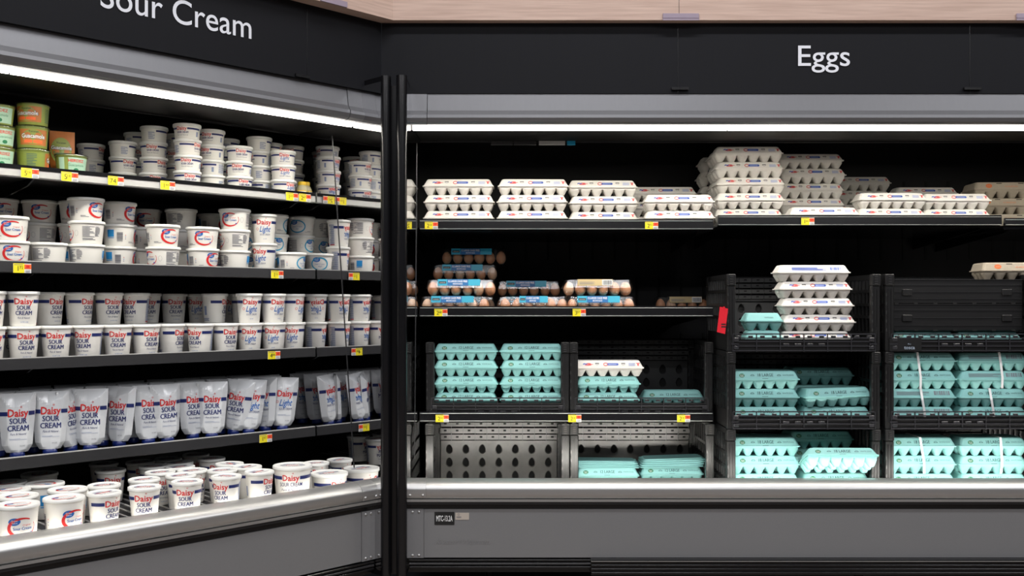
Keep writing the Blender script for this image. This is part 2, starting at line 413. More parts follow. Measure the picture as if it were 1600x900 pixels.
struct('wall_left', m)
m = MB(); m.box(CX, 4.2, 3.74, 3.82, HC + FZ0, HC + FZ1 + 1.2, FASCIA)
for px in (1059, 1515):
    x = egg_x(px, 3.74); m.box(x - .001, x + .001, 3.7388, 3.741, HC + FZ0, HC + FZ1, BLACKM)
    m.box(x - .025, x + .040, 3.728, 3.74, HC + FZ0 + .012, HC + FZ0 + .022, BLACKM)
struct('wall_back', m)
WX, WY = -.449, 3.70
WZ = 1.0745
wxl = (WX - PL[0] + WY - PL[1]) * S2; wsl = (-(WX - PL[0]) + WY - PL[1]) * S2
m = MB(); rotbox(m, -3.6, wxl, wsl, .115, WZ, 2.1, WOOD); struct('trim_1', m)
m = MB(); m.add([(WX, WY, HC + WZ), (4.2, WY, HC + WZ), (4.2, 3.74, HC + WZ), (CX, 3.74, HC + WZ), (WX, WY, HC + 2.1), (4.2, WY, HC + 2.1), (4.2, 3.74, HC + 2.1), (CX, 3.74, HC + 2.1)],
      [(3, 2, 1, 0), (4, 5, 6, 7), (0, 1, 5, 4), (1, 2, 6, 5), (2, 3, 7, 6), (3, 0, 4, 7)], WOOD)
x = egg_x(1061, WY); m.box(x - .0008, x + .0008, WY - .0008, WY + .001, HC + WZ, HC + 2.1, BLACKM)
struct('trim_2', m)
CLIP = mat('mauve_plastic_clip', (.34, .27, .34), .3, spec=.6, noise=.1, nscale=20)
for px0, px1, lab in ((1035, 1092, 'mauve plastic sign clip on the wood board above the Eggs wall, near the seam'), (1587, 1650, 'mauve plastic sign clip on the wood board at the far right edge')):
    m = MB(); m.box(egg_x(px0, WY), egg_x(px1, WY), WY - .008, WY - .0005, HC + WZ + .004, HC + WZ + .024, CLIP, b=.002)
    m.box(egg_x(px0, WY), egg_x(px1, WY), WY - .008, WY - .005, HC + WZ - .003, HC + WZ + .004, CLIP)
    tag(m.build('sign_clip'), lab, 'clip')
m = MB(); t0 = -tl(541, wsl); t1 = -tl(500, wsl); rotbox(m, t1, t0, wsl - .008, wsl - .0005, WZ, WZ + .020, CLIP)
tag(m.build('sign_clip'), 'mauve plastic sign clip on the wood board above the angled sour cream case', 'clip')
# signs
SIGNW = mat('white_sign_letters', (.85, .87, .92), .5)
m = MB()
put_text(m, 'Eggs', (egg_x(1247, 3.737) + egg_x(1328, 3.737)) / 2, HC + .911, .0765, SIGNW, lambda u, v: (u, 3.7365, v), width=egg_x(1328, 3.737) - egg_x(1247, 3.737), bold=.004, res=6)
tag(m.build('sign_lettering'), 'white word Eggs on the black wall panel', 'sign')
m = MB(); a, b = -tl(157, .113), -tl(393, .113)
put_text(m, 'Sour Cream', (a + b) / 2, .9075, .0765, SIGNW, lambda u, v: left_pt(u, .1135, v), width=b - a, bold=.004, res=6)
tag(m.build('sign_lettering'), 'white words Sour Cream on the black wall panel', 'sign')

# ------------------------------------------------------------------ tubs and cups
def ring_fn(rb, rt, h, off=.0009):
    rm = (rb + rt) / 2
    def fn(u, v):
        r = rb + (rt - rb) * v / h + off; a = u / rm
        return (r * math.sin(a), -r * math.cos(a), v)
    return fn
def body_mesh(rb, rt, h, m=TUB, n=36):
    mb = MB(); mb.lathe([(rb - .003, 0), (rb - .0008, .0008), (rb, .003), (rt, h)], m, n=n); mb.disc(rb - .003, .0, m, n=n, up=False)
    return mb
def lid_mesh(r, z0, h, m=LID, kind=None, n=36):
    mb = MB(); t = z0 + h
    mb.lathe([(r - .004, z0), (r, z0), (r + .0006, z0 + h * .35), (r, t - .001), (r - .0014, t), (r - .004, t), (r - .0055, t - .0022), (r - .012, t - .0028)], m, n=n)
    mb.disc(r - .012, t - .0028, m, n=n)
    fn = lambda u, v: (u, v, t - .0022)
    if kind == 'red':
        put_rect(mb, -r * .62, -r * .30, .0, .010, NAVY, fn, 1); put_rect(mb, r * .34, r * .62, .0, .010, NAVY, fn, 1)
        put_text(mb, 'Daisy', 0, -.002, .014, RED, fn, bold=.02)
        put_text(mb, 'SOUR CREAM', 0, -.020, .008, NAVY, fn); put_lines(mb, -r * .5, r * .5, r * .3, r * .55, 4, PALEINK, fn, 3)
    if kind == 'ring':
        put_ring(mb, 0, 0, r * .60, r * .42, .0065, RED, fn, 40, 380, taper=True); put_ell(mb, -r * .32, r * .26, r * .2, r * .12, BLUE, fn)
        put_text(mb, 'Sour Cream', 0, -.004, .007, BLUE, fn)
        put_lines(mb, -r * .25, r * .4, -r * .66, -r * .5, 2, INK, fn, 5)
    return mb
def daisy_word(mb, fn, v, cap, bandw, reach):
    g = cap * 1.75
    put_rect(mb, -reach, -g - .001, v + cap * .12, v + cap * .12 + bandw, NAVY, fn, 12)
    put_rect(mb, g + .001, reach, v + cap * .12, v + cap * .12 + bandw, NAVY, fn, 12)
    put_text(mb, 'Daisy', 0, v - cap * .10, cap * 1.15, RED, fn, width=g * 1.93, bold=.018)
    put_ring(mb, cap * .40, v + cap * 1.42, cap * .14, cap * .13, cap * .06, RED, fn, n=8)
def mk_daisy8(light=False):
    rb, rt, H = .0425, .0475, .057; mb = body_mesh(rb, rt, H - .002); fn = ring_fn(rb, rt, H)
    daisy_word(mb, fn, .033, .0108, .0066, .072)
    if light:
        put_text(mb, 'Light', .002, .020, .012, BLUE, fn, shear=.35, bold=.01); put_text(mb, 'SOUR CREAM', .002, .010, .0048, NAVY, fn)
    else:
        put_bold(mb, 'SOUR CREAM', .003, .020, .0074, NAVY, fn, .0003, width=.042); put_text(mb, 'Pure & Natural', .003, .012, .0045, INK, fn, shear=.3)
    put_lines(mb, .082, .116, .008, .042, 10, PALEINK, fn, 2); put_rect(mb, .055, .063, .010, .028, PALEINK, fn, 2)
    put_lines(mb, -.10, -.076, .008, .036, 8, PALEINK, fn, 7)
    return mb.build('tub', me_only=True), lid_mesh(.0502, H - .011, .011).build('lid', me_only=True), .0505, H
def mk_cup16(light=False, lidkind=None):
    rb, rt, H = .0385, .0475, .112; mb = body_mesh(rb, rt, H - .002); fn = ring_fn(rb, rt, H)
    daisy_word(mb, fn, .073, .0160, .0105, .070)
    if light:
        put_text(mb, 'Light', .004, .043, .021, BLUE, fn, shear=.38, bold=.012, width=.044); put_text(mb, 'SOUR CREAM', .004, .029, .0066, NAVY, fn, width=.040)
        put_ring(mb, -.026, .054, .005, .005, .0012, RED, fn, n=10); put_text(mb, '16 OZ', .004, .014, .0035, BLUE, fn)
    else:
        put_bold(mb, 'SOUR', 0, .053, .0135, NAVY, fn, .0005, width=.040); put_bold(mb, 'CREAM', 0, .036, .0135, NAVY, fn, .0005, width=.050)
        put_text(mb, 'Pure & Natural', 0, .024, .0062, NAVY, fn, shear=.35, width=.038); put_text(mb, '16 OZ (1 LB)', .002, .012, .0032, BLUE, fn)
    put_lines(mb, .068, .094, .010, .092, 22, PALEINK, fn, 2, .62); put_rect(mb, .068, .094, .006, .010, ERED, fn, 3)
    put_rect(mb, -.100, -.088, .030, .064, PALEINK, fn, 2); put_lines(mb, -.108, -.078, .008, .020, 3, PALEINK, fn, 4)
    return mb.build('cup', me_only=True), lid_mesh(.0505, H - .010, .010, kind=lidkind).build('lid', me_only=True), .0510, H
def mk_big24():
    rb, rt, H = .058, .0665, .112; mb = body_mesh(rb, rt, H - .002); fn = ring_fn(rb, rt, H)
    daisy_word(mb, fn, .066, .0175, .0120, .105)
    put_text(mb, 'SOUR CREAM', 0, .044, .0135, NAVY, fn, width=.082, bold=.004); put_text(mb, 'Pure & Natural', 0, .028, .008, NAVY, fn, shear=.35)
    put_lines(mb, .110, .150, .015, .09, 16, PALEINK, fn, 2)
    return mb.build('tub', me_only=True), lid_mesh(.0700, H - .012, .012, kind='red').build('lid', me_only=True), .0705, H
def gv_print(mb, fn, H, col, k=1.0):
    cv = H * .46
    k = k * 1.08; ru, rv = .032 * k, .0245 * k
    put_ring(mb, 0, cv, ru, rv,     .0075 * k, col, fn, 0 if col is CYAN else 55, 360 if col is CYAN else 385, taper=(col is not CYAN)) if col is not CYAN else put_ring(mb, 0, cv, ru, rv, .0045 * k, col, fn)
    bu, bv = (-.016 * k, cv + .0155 * k) if col is not CYAN else (.012 * k, cv + .0155 * k)
    put_ell(mb, bu, bv, .0130 * k, .0090 * k, BLUE, fn); fn2 = lambda u, v: tuple(c * (1.006 if i < 2 else 1) for i, c in enumerate(fn(u, v)))
    put_text(mb, 'Great', bu, bv + .0006 * k, .0040 * k, WINK, fn2); put_text(mb, 'Value', bu, bv - .0048 * k, .0040 * k, WINK, fn2)
    if col is CYAN: put_text(mb, 'Sour Cream', 0, cv - .003 * k, .0050 * k, BLUE, fn); put_text(mb, 'Light', 0, cv - .011 * k, .0050 * k, BLUE, fn)
    else:
        put_text(mb, 'Original', .011 * k, cv + .0045 * k, .0040 * k, RED, fn, shear=.2); put_bold(mb, 'Sour Cream', .002 * k, cv - .0050 * k, .0072 * k, BLUE, fn, .0003, width=.042 * k)
        put_ell(mb, .0225 * k, cv - .0140 * k, .0030 * k, .0026 * k, BLUE, fn)
    put_ring(mb, .043 * k, cv, .006 * k, .009 * k, .0005, INK, fn, n=16)
    put_lines(mb, .062 * k, .098 * k, H * .30, H * .78, 9, INK, fn, 3, .5); put_lines(mb, .100 * k, .118 * k, H * .34, H * .78, 9, INK, fn, 9, .5)
    put_lines(mb, .062 * k, .115 * k, H * .17, H * .27, 2, INK, fn, 11, .5)
    sq = SKYB; put_rect(mb, -.125 * k, -.103 * k, H * .42, H * .74, sq, fn, 3); put_rect(mb, -.125 * k, -.103 * k, H * .36, H * .39, sq, fn, 3)
    put_barcode(mb, -.094 * k, -.076 * k, H * .22, H * .66, INK, fn, horizontal=True)
    for i, q in enumerate((RED, BLUE, NAVY)): put_ell(mb, -.067 * k, H * (.5 - .08 * i), .0012, .0020, q, fn, 8)
    put_lines(mb, -.056 * k, -.030 * k, H * .16, H * .25, 2, INK, fn, 1, .4)
def mk_gv(col=None, big=False):
    rb, rt, H = (.0500, .0575, .079) if not big else (.0490, .0565, .112)
    mb = body_mesh(rb, rt, H - .002); fn = ring_fn(rb, rt, H); gv_print(mb, fn, H * (1 if not big else .96), col or RED, 1.0 if not big else 1.12)
    return mb.build('tub', me_only=True), lid_mesh(.0605 if not big else .0590, H - .010, .010, kind='ring' if big else None).build('lid', me_only=True), .0612 if not big else .0597, H
KIND = {
    'd8': mk_daisy8(), 'dl8': mk_daisy8(True), 'd16': mk_cup16(), 'dl16': mk_cup16(True), 'd16b': mk_cup16(False, 'red'),
    'big': mk_big24(), 'gv': mk_gv(), 'gvl': mk_gv(CYAN), 'gvb': mk_gv(None, True),
}
def mk_guac():
    rb, rt, H = .044, .0490, .074; mb = body_mesh(rb, rt, H - .004, GUAC); fn = ring_fn(rb, rt, H); fn2 = ring_fn(rb, rt, H, .0016); fn3 = ring_fn(rb, rt, H, .0022)
    put_rect(mb, -.042, .046, .010, .060, GORG, fn, 14); put_ell(mb, -.002, .036, .030, .024, GUAC, fn2)
    put_text(mb, 'Yucatan', 0, .050, .0060, BLK, fn3, bold=.01); put_rect(mb, -.028, .028, .016, .026, ORG, fn2, 8)
    put_text(mb, 'Guacamole', 0, .032, .0135, BLK, fn2, width=.074, bold=.05); put_text(mb, 'Guacamole', 0, .032, .0130, WINK, fn3, width=.070, bold=.015)
    put_lines(mb, .060, .100, .012, .058, 9, DKGREEN, fn, 4, .4); put_lines(mb, -.100, -.070, .012, .058, 9, DKGREEN, fn, 5, .4)
    lid = lid_mesh(.0530, H - .009, .009, m=CLEARLID)
    return mb.build('tub', me_only=True), lid.build('lid', me_only=True), .0535, H
def mk_herdez():
    rb, rt, H = .043, .0500, .068; mb = body_mesh(rb, rt, H - .004, GUAC); fn = ring_fn(rb, rt, H); fn2 = ring_fn(rb, rt, H, .0018)
    put_rect(mb, -.050, .050, .006, .056, HERB, fn, 14); put_rect(mb, -.030, -.018, .006, .056, GUAC, fn2, 3)
    put_text(mb, 'HERDEZ', .006, .041, .0090, RED, fn2, bold=.02); put_text(mb, 'Guacamole', .006, .027, .0080, GREENINK, fn2, shear=.2); put_ell(mb, .006, .015, .008, .006, GREENINK, fn2)
    return mb.build('tub', me_only=True), lid_mesh(.0530, H - .009, .009, m=CLEARLID).build('lid', me_only=True), .0535, H
KIND['guac'] = mk_guac(); KIND['herd'] = mk_herdez()

ORD = ['first', 'second', 'third', 'fourth', 'fifth', 'sixth', 'seventh', 'eighth', 'ninth', 'tenth', 'eleventh', 'twelfth', 'thirteenth', 'fourteenth', 'fifteenth', 'sixteenth', 'seventeenth', 'eighteenth', 'nineteenth', 'twentieth']
DESC = {'d8': 'small white red-lettered sour cream tub', 'dl8': 'small white light sour cream tub', 'd16': 'white red-lettered sour cream cup', 'dl16': 'white cup with blue Light script',
        'd16b': 'white red-lettered sour cream cup', 'big': 'large white red-lettered sour cream tub', 'gv': 'white tub with red ring logo', 'gvl': 'white tub with blue ring logo', 'gvb': 'white tub with red ring logo',
        'guac': 'green guacamole tub with orange label', 'herd': 'green tub with pale green label'}
NAME = {'d8': 'sour_cream_tub', 'dl8': 'sour_cream_tub', 'd16': 'sour_cream_cup', 'dl16': 'sour_cream_cup', 'd16b': 'sour_cream_cup', 'big': 'sour_cream_tub', 'gv': 'sour_cream_tub', 'gvl': 'sour_cream_tub', 'gvb': 'sour_cream_tub', 'guac': 'guacamole_tub', 'herd': 'guacamole_tub'}
LEVELS = {1: [''], 2: ['bottom', 'top'], 3: ['bottom', 'middle', 'top'], 4: ['bottom', 'second level', 'third level', 'top'], 5: ['bottom', 'second level', 'middle', 'fourth level', 'top']}
USED = {}
def check_label(l):
    if len(l.split()) > 16: print('LONG LABEL', len(l.split()), l)
    if l in USED: print('DUPLICATE LABEL', l)
    USED[l] = 1
    return l
def spot_tub(kind, x, y, z, rz, label, group):
    body, lid, r, H = KIND[kind]
    root = empty(NAME[kind], (x, y, z), rz)
    place_obj('cup_body' if '16' in kind else 'tub_body', body, root); place_obj('lid', lid, root)
    tag(root, check_label(label), 'cup' if '16' in kind else 'tub', group)
    return root
def relax(pts, n=60):               # keeps neighbours from pushing into each other; pts = [x, s, r, fixed]
    for _ in range(n):
        for i in range(len(pts)):
            for j in range(i + 1, len(pts)):
                a, b = pts[i], pts[j]; dx, dy = b[0] - a[0], b[1] - a[1]; d = math.hypot(dx, dy) or 1e-6; w_ = a[2] + b[2] + .0006 - d
                if w_ > 0:
                    # mostly along the depth so that picture columns stay put
                    ux, uy = dx / d, dy / d
                    a[0] -= ux * w_ / 2; a[1] -= uy * w_ / 2; b[0] += ux * w_ / 2; b[1] += uy * w_ / 2
        for p in pts:
            p[1] = min(max(p[1], p[3]), p[4]); p[0] = min(p[0], -p[2] - .003)
    return pts
def shelf_of_tubs(deck, items, shelf_name, group, smin, smax, seed, zoff=None):
    """items: (row, column in the picture, depth s, [(kind, turn), ...] from the bottom up)"""
    pts = []
    for row, px, s, lev in items:
        r = max(KIND[k][2] for k, _ in lev); pts.append([-tl(px, s), s, r, smin + r, smax - r])
    relax(pts)
    order = {}
    for row in sorted(set(i[0] for i in items)):
        idx = sorted([k for k, i in enumerate(items) if i[0] == row], key=lambda k: pts[k][0])
        for n_, k in enumerate(idx): order[k] = n_
    rr = random.Random(seed)
    rname = {0: 'front row', 1: 'second row', 2: 'third row', 3: 'fourth row'}
    for k, (row, px, s, lev) in enumerate(items):
        x, y, r = pts[k][:3]; z = deck
        for q, (kind, turn) in enumerate(lev):
            X, Y, _ = left_pt(x, y, 0)
            X += rr.uniform(-.0015, .0015); Y += rr.uniform(-.0015, .0015)
            rz = math.atan2(-X, Y) + math.radians(turn)
            o = ORD[order[k]]; n = len(lev)
            if n == 1: lab = f'{DESC[kind]}, {o} from left, {rname[row]}, {shelf_name}'
            else: lab = f'{DESC[kind]}, {LEVELS[n][q]} of {o} stack, {rname[row]}, {shelf_name}'
            spot_tub(kind, X, Y, HC + z, rz, lab, group)
            z += KIND[kind][3] + .0004

D = 'd8'
shelf_of_tubs(.434, [
    (0, -2, .50, [('herd', 10), ('herd', 20), ('herd', 0)]),
    (0, 50, .505, [('guac', 100), ('guac', 5), ('guac', -25)]),
    (0, 112, .50, [('herd', 12)]),
    (2, 142, .88, [(D, 90), (D, 120), (D, 60)]),
    (1, 192, .735, [(D, 180), (D, 25), (D, 120)]),
    (2, 215, .84, [(D, 40), (D, 60), (D, 20), (D, 70)]),
    (0, 240, .665, [(D, 10), (D, 40), (D, -8), (D, 100)]),
    (1, 278, .76, [(D, 30), (D, 10), (D, -30), (D, 60)]),
    (0, 293, .526, [(D, 12), (D, -8), (D, 55), (D, -25)]),
    (0, 333, .573, [(D, 160), (D, -70), (D, -35), (D, -25)]),
    (1, 355, .72, [(D, 30), (D, 20), (D, -40), (D, 110)]),
    (0, 372, .530, [(D, 20), (D, -10), (D, 8)]),
    (0, 405, .590, [(D, -75), (D, 110), (D, -55), (D, 130)]),
    (1, 430, .690, [(D, 60), (D, 90), (D, 100), (D, 80)]),
    (0, 443, .500, [('dl8', 40), ('dl8', 8), ('dl8', 8)])],
    'top shelf', 'tubs on the top shelf of the sour cream case', .452, 1.01, 1)
G = 'gv'
shelf_of_tubs(.128, [
    (0, 15, .540, [(G, 12), (G, 10)]),
    (1, 12, .78, [(G, 10), (G, 60), (G, 15)]),
    (1, 66, .74, [(G, 30), (G, -70), (G, 5)]),
    (0, 75, .560, [(G, -130)]),
    (1, 104, .700, [(G, 90), (G, -90), (G, 0)]),
    (0, 135, .552, [(G, -150), (G, -85), (G, 45)]),
    (0, 186, .610, [(G, 95), (G, 100), (G, 55)]),
    (1, 227, .800, [(G, 40), (G, 100), (G, 0)]),
    (1, 218, .690, [(G, 75), (G, 80)]),
    (0, 256, .505, [(G, -60), (G, 30)]),
    (1, 283, .690, [(G, 60), (G, 60), (G, -130)]),
    (0, 318, .505, [(G, 50), (G, 5)]),
    (1, 335, .790, [(G, 10), (G, 20), (G, 60)]),
    (0, 366, .545, [(G, -160), (G, -80), (G, -20)]),
    (1, 392, .69, [('gvl', 20), ('gvl', 10), ('gv', -90)]),
    (0, 415, .530, [('dl16', -25), ('dl16', 0)]),
    (1, 440, .660, [('gvl', 30), ('gvl', 10), ('gvl', 80)]),
    (0, 461, .510, [('gvl', 60)]),
    (2, 470, .79, [('gvl', 80), ('gvl', 60), ('gvl', -30)])],
    'second shelf', 'tubs on the second shelf of the sour cream case', .452, 1.01, 2)
E_ = 'd16'; Q = 'dl16'
shelf_of_tubs(-.182, [
    (0, -14, .50, [(E_, 20), (E_, 25)]), (0, 38, .50, [(E_, 14), (E_, 3)]), (0, 88, .50, [(E_, 0)]), (0, 135, .50, [(E_, -22)]),
    (0, 181, .50, [(E_, 3)]), (0, 227, .50, [(E_, 30)]), (0, 273, .53, [(E_, 55)]), (0, 314, .50, [(E_, -30)]), (0, 355, .50, [(E_, 30)]),
    (0, 403, .50, [(Q, 0), (Q, 8)]), (0, 441, .50, [(Q, -6), (Q, 28)]), (0, 476, .505, [(Q, -8), (Q, 55)]),
    (1, 22, .61, [(E_, 0), (E_, 10)]), (1, 80, .61, [(E_, 10), (E_, 40)]), (1, 121, .61, [(E_, 40), (E_, 48)]), (1, 170, .61, [(E_, 30), (E_, 22)]),
    (1, 211, .62, [(E_, 20), (E_, -35)]), (1, 250, .63, [(E_, -8)]), (1, 292, .64, [(E_, 60)]), (1, 335, .61, [(E_, 75), (E_, 75)]),
    (1, 380, .62, [(Q, 12), (Q, 25)]), (1, 424, .62, [(Q, 12), (Q, 8)]),
    (2, 150, .73, [(E_, 70), (E_, 90)]), (2, 232, .74, [(E_, 10), (E_, 5)]), (2, 270, .74, [(E_, 12), (E_, 12)]), (2, 312, .74, [(Q, -25), (Q, -20)]), (2, 362, .73, [(Q, 5), (Q, 5)])],
    'third shelf', 'cups on the third shelf of the sour cream case', .448, 1.01, 3)

# bottom deck: the front row stands on a hidden lower row, the rest on the riser
B_ = 'd16b'; V = 'gvb'
shelf_of_tubs(-.804, [
    (0, 28, .160, [(V, 0), (V, 12)]), (0, 99, .165, [(V, 0), (V, 35)]), (0, 163, .158, [(B_, 0), (B_, 40)]), (0, 226, .160, [(B_, 0), (B_, -3)]),
    (0, 292, .158, [(B_, 0), (B_, -8)]), (0, 353, .158, [(B_, 0), (B_, -28)]), (0, 405, .158, [(B_, 0), (B_, 55)])],
    'bottom deck', 'cups along the front of the bottom deck', .100, .228, 4)
items = [
    (1, 27, .30, [(V, 40)]), (1, 105, .30, [(V, 25)]), (1, 162, .290, [(B_, 10)]), (1, 226, .300, [(B_, 30)]), (1, 283, .29, [(B_, 35)]), (1, 335, .290, [(B_, 20)]), (1, 382, .29, [(B_, 60)]),
    (2, 21, .43, [(V, 20)]), (2, 72, .45, [(V, 150)]), (2, 129, .42, [('gv', 120)]), (2, 250, .40, [(B_, 18)]), (2, 295, .40, [(B_, 40)]), (2, 308, .36, [(B_, 30)]), (2, 360, .385, [(B_, -60)]),
    (3, 12, .56, [(V, 60)]), (3, 61, .66, [(V, 80)]), (3, 173, .56, [(B_, 12)]), (3, 162, .72, [(B_, 50)]), (3, 219, .66, [(B_, 20)]), (3, 242, .53, [(B_, 0)]), (3, 262, .66, [(B_, 30)]), (3, 280, .55, [(B_, 60)]), (3, 331, .55, [(B_, 30)]), (3, 306, .68, [(B_, 0)]),
]
shelf_of_tubs(-.6925, items, 'bottom deck', 'cups behind on the bottom deck', .232, 1.0, 5)
for px, s, lev in (
    (457, .190, [('big', 0, 'large white red-lettered tub, under the tallest large tub, bottom deck'), ('big', -5, 'large white red-lettered tub, left of two by the mirror, bottom deck')]),
    (515, .232, [('d8', 0, 'small white tub under the large tub touching the mirror'), ('big', 35, 'large white red-lettered tub touching the mirrored panel, bottom deck')]),
    (497, .350, [('gv', 0, 'white tub under the cup behind the two large tubs'), ('d16b', 20, 'white red-lettered cup behind the two large tubs by the mirror')])):
    x = min(-tl(px, s), -KIND[lev[-1][0]][2] - .004); X, Y, _ = left_pt(x, s, 0); z = -.804
    for k, t, lab in lev:
        root = empty(NAME[k], (X, Y, HC + z), math.atan2(-X, Y) + math.radians(t))
        place_obj('cup_body' if '16' in k else 'tub_body', KIND[k][0], root); place_obj('lid', KIND[k][1], root)
        tag(root, check_label(lab), 'cup' if '16' in k else 'tub'); z += KIND[k][3] + .0004

# ------------------------------------------------------------------ pouches
def pouch_mesh(seed, light=False):
    r = random.Random(seed); mb = MB(); H = .190
    NU, NV = 22, 26
    def hw(v):                     # half width over the height
        t = v / H
        if t < .11: return .032 + (.0450 - .032) * (t / .11)
        return .0450 + (.0560 - .0450) * min(1, (t - .11) / .7)
    amp = [(r.uniform(.0003, .0010), r.uniform(3, 7), r.uniform(0, 6), r.uniform(15, 55)) for _ in range(5)]
    lean = r.uniform(-.10, .10); skew = r.uniform(-.25, .25); bulge = r.uniform(.018, .024)
    def surf(u, v, side):
        w_ = hw(v); q = max(-1, min(1, u / w_)); t = v / H; a = abs(q)
        d_side = (1 - a) * .050                               # slopes of the film towards both side seams
        d_top = (1 - t) * .085 * (1 + .9 * abs(q - skew))      # flattens towards the straight top seal, with a fold fanning from it
        d_low = .010 + .012 * (1 - a) + t * .14 * (1 - .55 * a)  # gusset facets above the cap
        base = min(d_side, d_top, d_low, bulge - .004 * a) + .0008
        n = sum(a_ * math.sin(b * q + c + d * v) for a_, b, c, d in amp) * (1 - a) * min(1, t * 4) * min(1, (1 - t) * 5)
        return (u + lean * v * .12, side * (base + n), .019 + v)
    for side in (-1, 1):
        vs = [surf(hw(H * j / NV) * (2 * i / NU - 1), H * j / NV, side) for j in range(NV + 1) for i in range(NU + 1)]
        fs = []
        for j in range(NV):
            for i in range(NU):
                a = j * (NU + 1) + i; f = (a, a + 1, a + NU + 2, a + NU + 1); fs.append(f if side < 0 else f[::-1])
        mb.add(vs, fs, FILM)
    # bottom gusset
    b0 = [surf(hw(0) * (2 * i / NU - 1), 0, -1) for i in range(NU + 1)]; b1 = [surf(hw(0) * (2 * i / NU - 1), 0, 1) for i in range(NU + 1)]
    mb.add(b0 + b1, [(i, i + NU + 1, i + NU + 2, i + 1) for i in range(NU)], FILM)
    fn = lambda u, v: (lambda p: (p[0], p[1] - .0013, p[2]))(surf(u, v, -1))
    def strip(u0, u1, v0, v1, m): put_rect(mb, u0, u1, v0, v1, m, fn, 8, 3)
    bv = .118; strip(-hw(bv) * .97, -.031, bv, bv + .013, NAVY); strip(.031, hw(bv) * .97, bv, bv + .013, NAVY)
    put_text(mb, 'Daisy', 0, bv - .003, .0235, RED, fn, width=.060, bold=.022); put_ring(mb, .0085, bv + .0275, .0030, .0028, .0012, RED, fn, n=8)
    if light:
        put_text(mb, 'Light', .004, .078, .0250, BLUE, fn, shear=.38, width=.052, bold=.012); put_text(mb, 'SOUR CREAM', .004, .062, .0085, NAVY, fn, width=.050); put_ring(mb, -.029, .094, .005, .005, .0012, RED, fn, n=10)
    else:
        put_bold(mb, 'SOUR', 0, .092, .0175, NAVY, fn, .0006, width=.050); put_bold(mb, 'CREAM', 0, .069, .0175, NAVY, fn, .0006, width=.062)
        put_text(mb, 'Pure & Natural', 0, .055, .0070, NAVY, fn, shear=.35, width=.048)
    put_lines(mb, -.026, .026, .040, .046, 2, PALEINK, fn, 3, .3); put_text(mb, '14 OZ', .012, .018, .0040, INK, fn)
    cap = MB(); cap.lathe([(.0215, 0), (.023, .002), (.023, .018), (.016, .021)], CAPB, n=20); cap.disc(.0215, 0, CAPB, n=20, up=False); cap.disc(.016, .021, CAPB, n=20)
    cap.loft([[(.026 * math.cos(a) * k, .011 * math.sin(a) * k, z) for a in [2 * math.pi * i / 16 for i in range(16)]] for k, z in ((.8, .019), (.95, .024), (.85, .030))], CAPB, cap=True)
    return mb.build('pouch', me_only=True), cap.build('pouch_cap', me_only=True)
POUCH = [pouch_mesh(3), pouch_mesh(8), pouch_mesh(15), pouch_mesh(5, True), pouch_mesh(9, True)]
PL4 = [  # row, column, depth, variant, turn, tilt
    (0, 27, .505, 0, 8, 0), (0, 78, .505, 1, 4, 1), (0, 110, .530, 2, 58, -3), (0, 141, .505, 0, -3, 0), (0, 186, .53, 1, -28, 1), (0, 232, .515, 2, 22, 0), (0, 262, .50, 0, 24, -2),
    (0, 301, .525, 1, 30, 0), (0, 331, .495, 2, 4, 0), (0, 364, .53, 0, -18, 8), (0, 388, .505, 3, 14, 5), (0, 414, .535, 4, -34, -2), (0, 441, .505, 3, 12, 3)]
fr = []
for row, px, s, v, turn, tilt in PL4: fr.append([-tl(px, s), s, .040, .495, .56])
rows = list(PL4)
def spot_pouch(x, s, v, turn, tilt, lab, rz0=None):
    X, Y, _ = left_pt(x, s, 0)
    root = empty('sour_cream_pouch', (X, Y, HC - .497), (math.atan2(-X, Y) if rz0 is None else rz0) + math.radians(turn))
    root.rotation_euler[1] = math.radians(tilt); root.rotation_euler[0] = math.radians(-3)
    p, c = POUCH[v]; place_obj('pouch_body', p, root); place_obj('cap', c, root)
    tag(root, check_label(lab), 'pouch', 'sour cream pouches on the fourth shelf')
for k, (row, px, s, v, turn, tilt) in enumerate(rows):
    d = 'white pouch with blue Light script' if v > 2 else 'white red-lettered sour cream pouch'
    spot_pouch(fr[k][0], s, v, turn, tilt, f'{d}, {ORD[k]} from left, front row, fourth shelf')
rr = random.Random(12)
for r_, s in ((1, .585), (2, .66), (3, .74)):
    n = 0; x = -1.27 + r_ * .03
    while x < -.06:
        v = 3 if x > -.42 else rr.choice((0, 1, 2)); d = 'white pouch with blue Light script' if v > 2 else 'white red-lettered sour cream pouch'
        spot_pouch(x, s + rr.uniform(-.004, .004), v, rr.uniform(-6, 6), rr.uniform(-2, 2), f'{d}, {ORD[n]} from left, {["", "second", "third", "fourth"][r_]} row, fourth shelf', A45)
        x += .113; n += 1

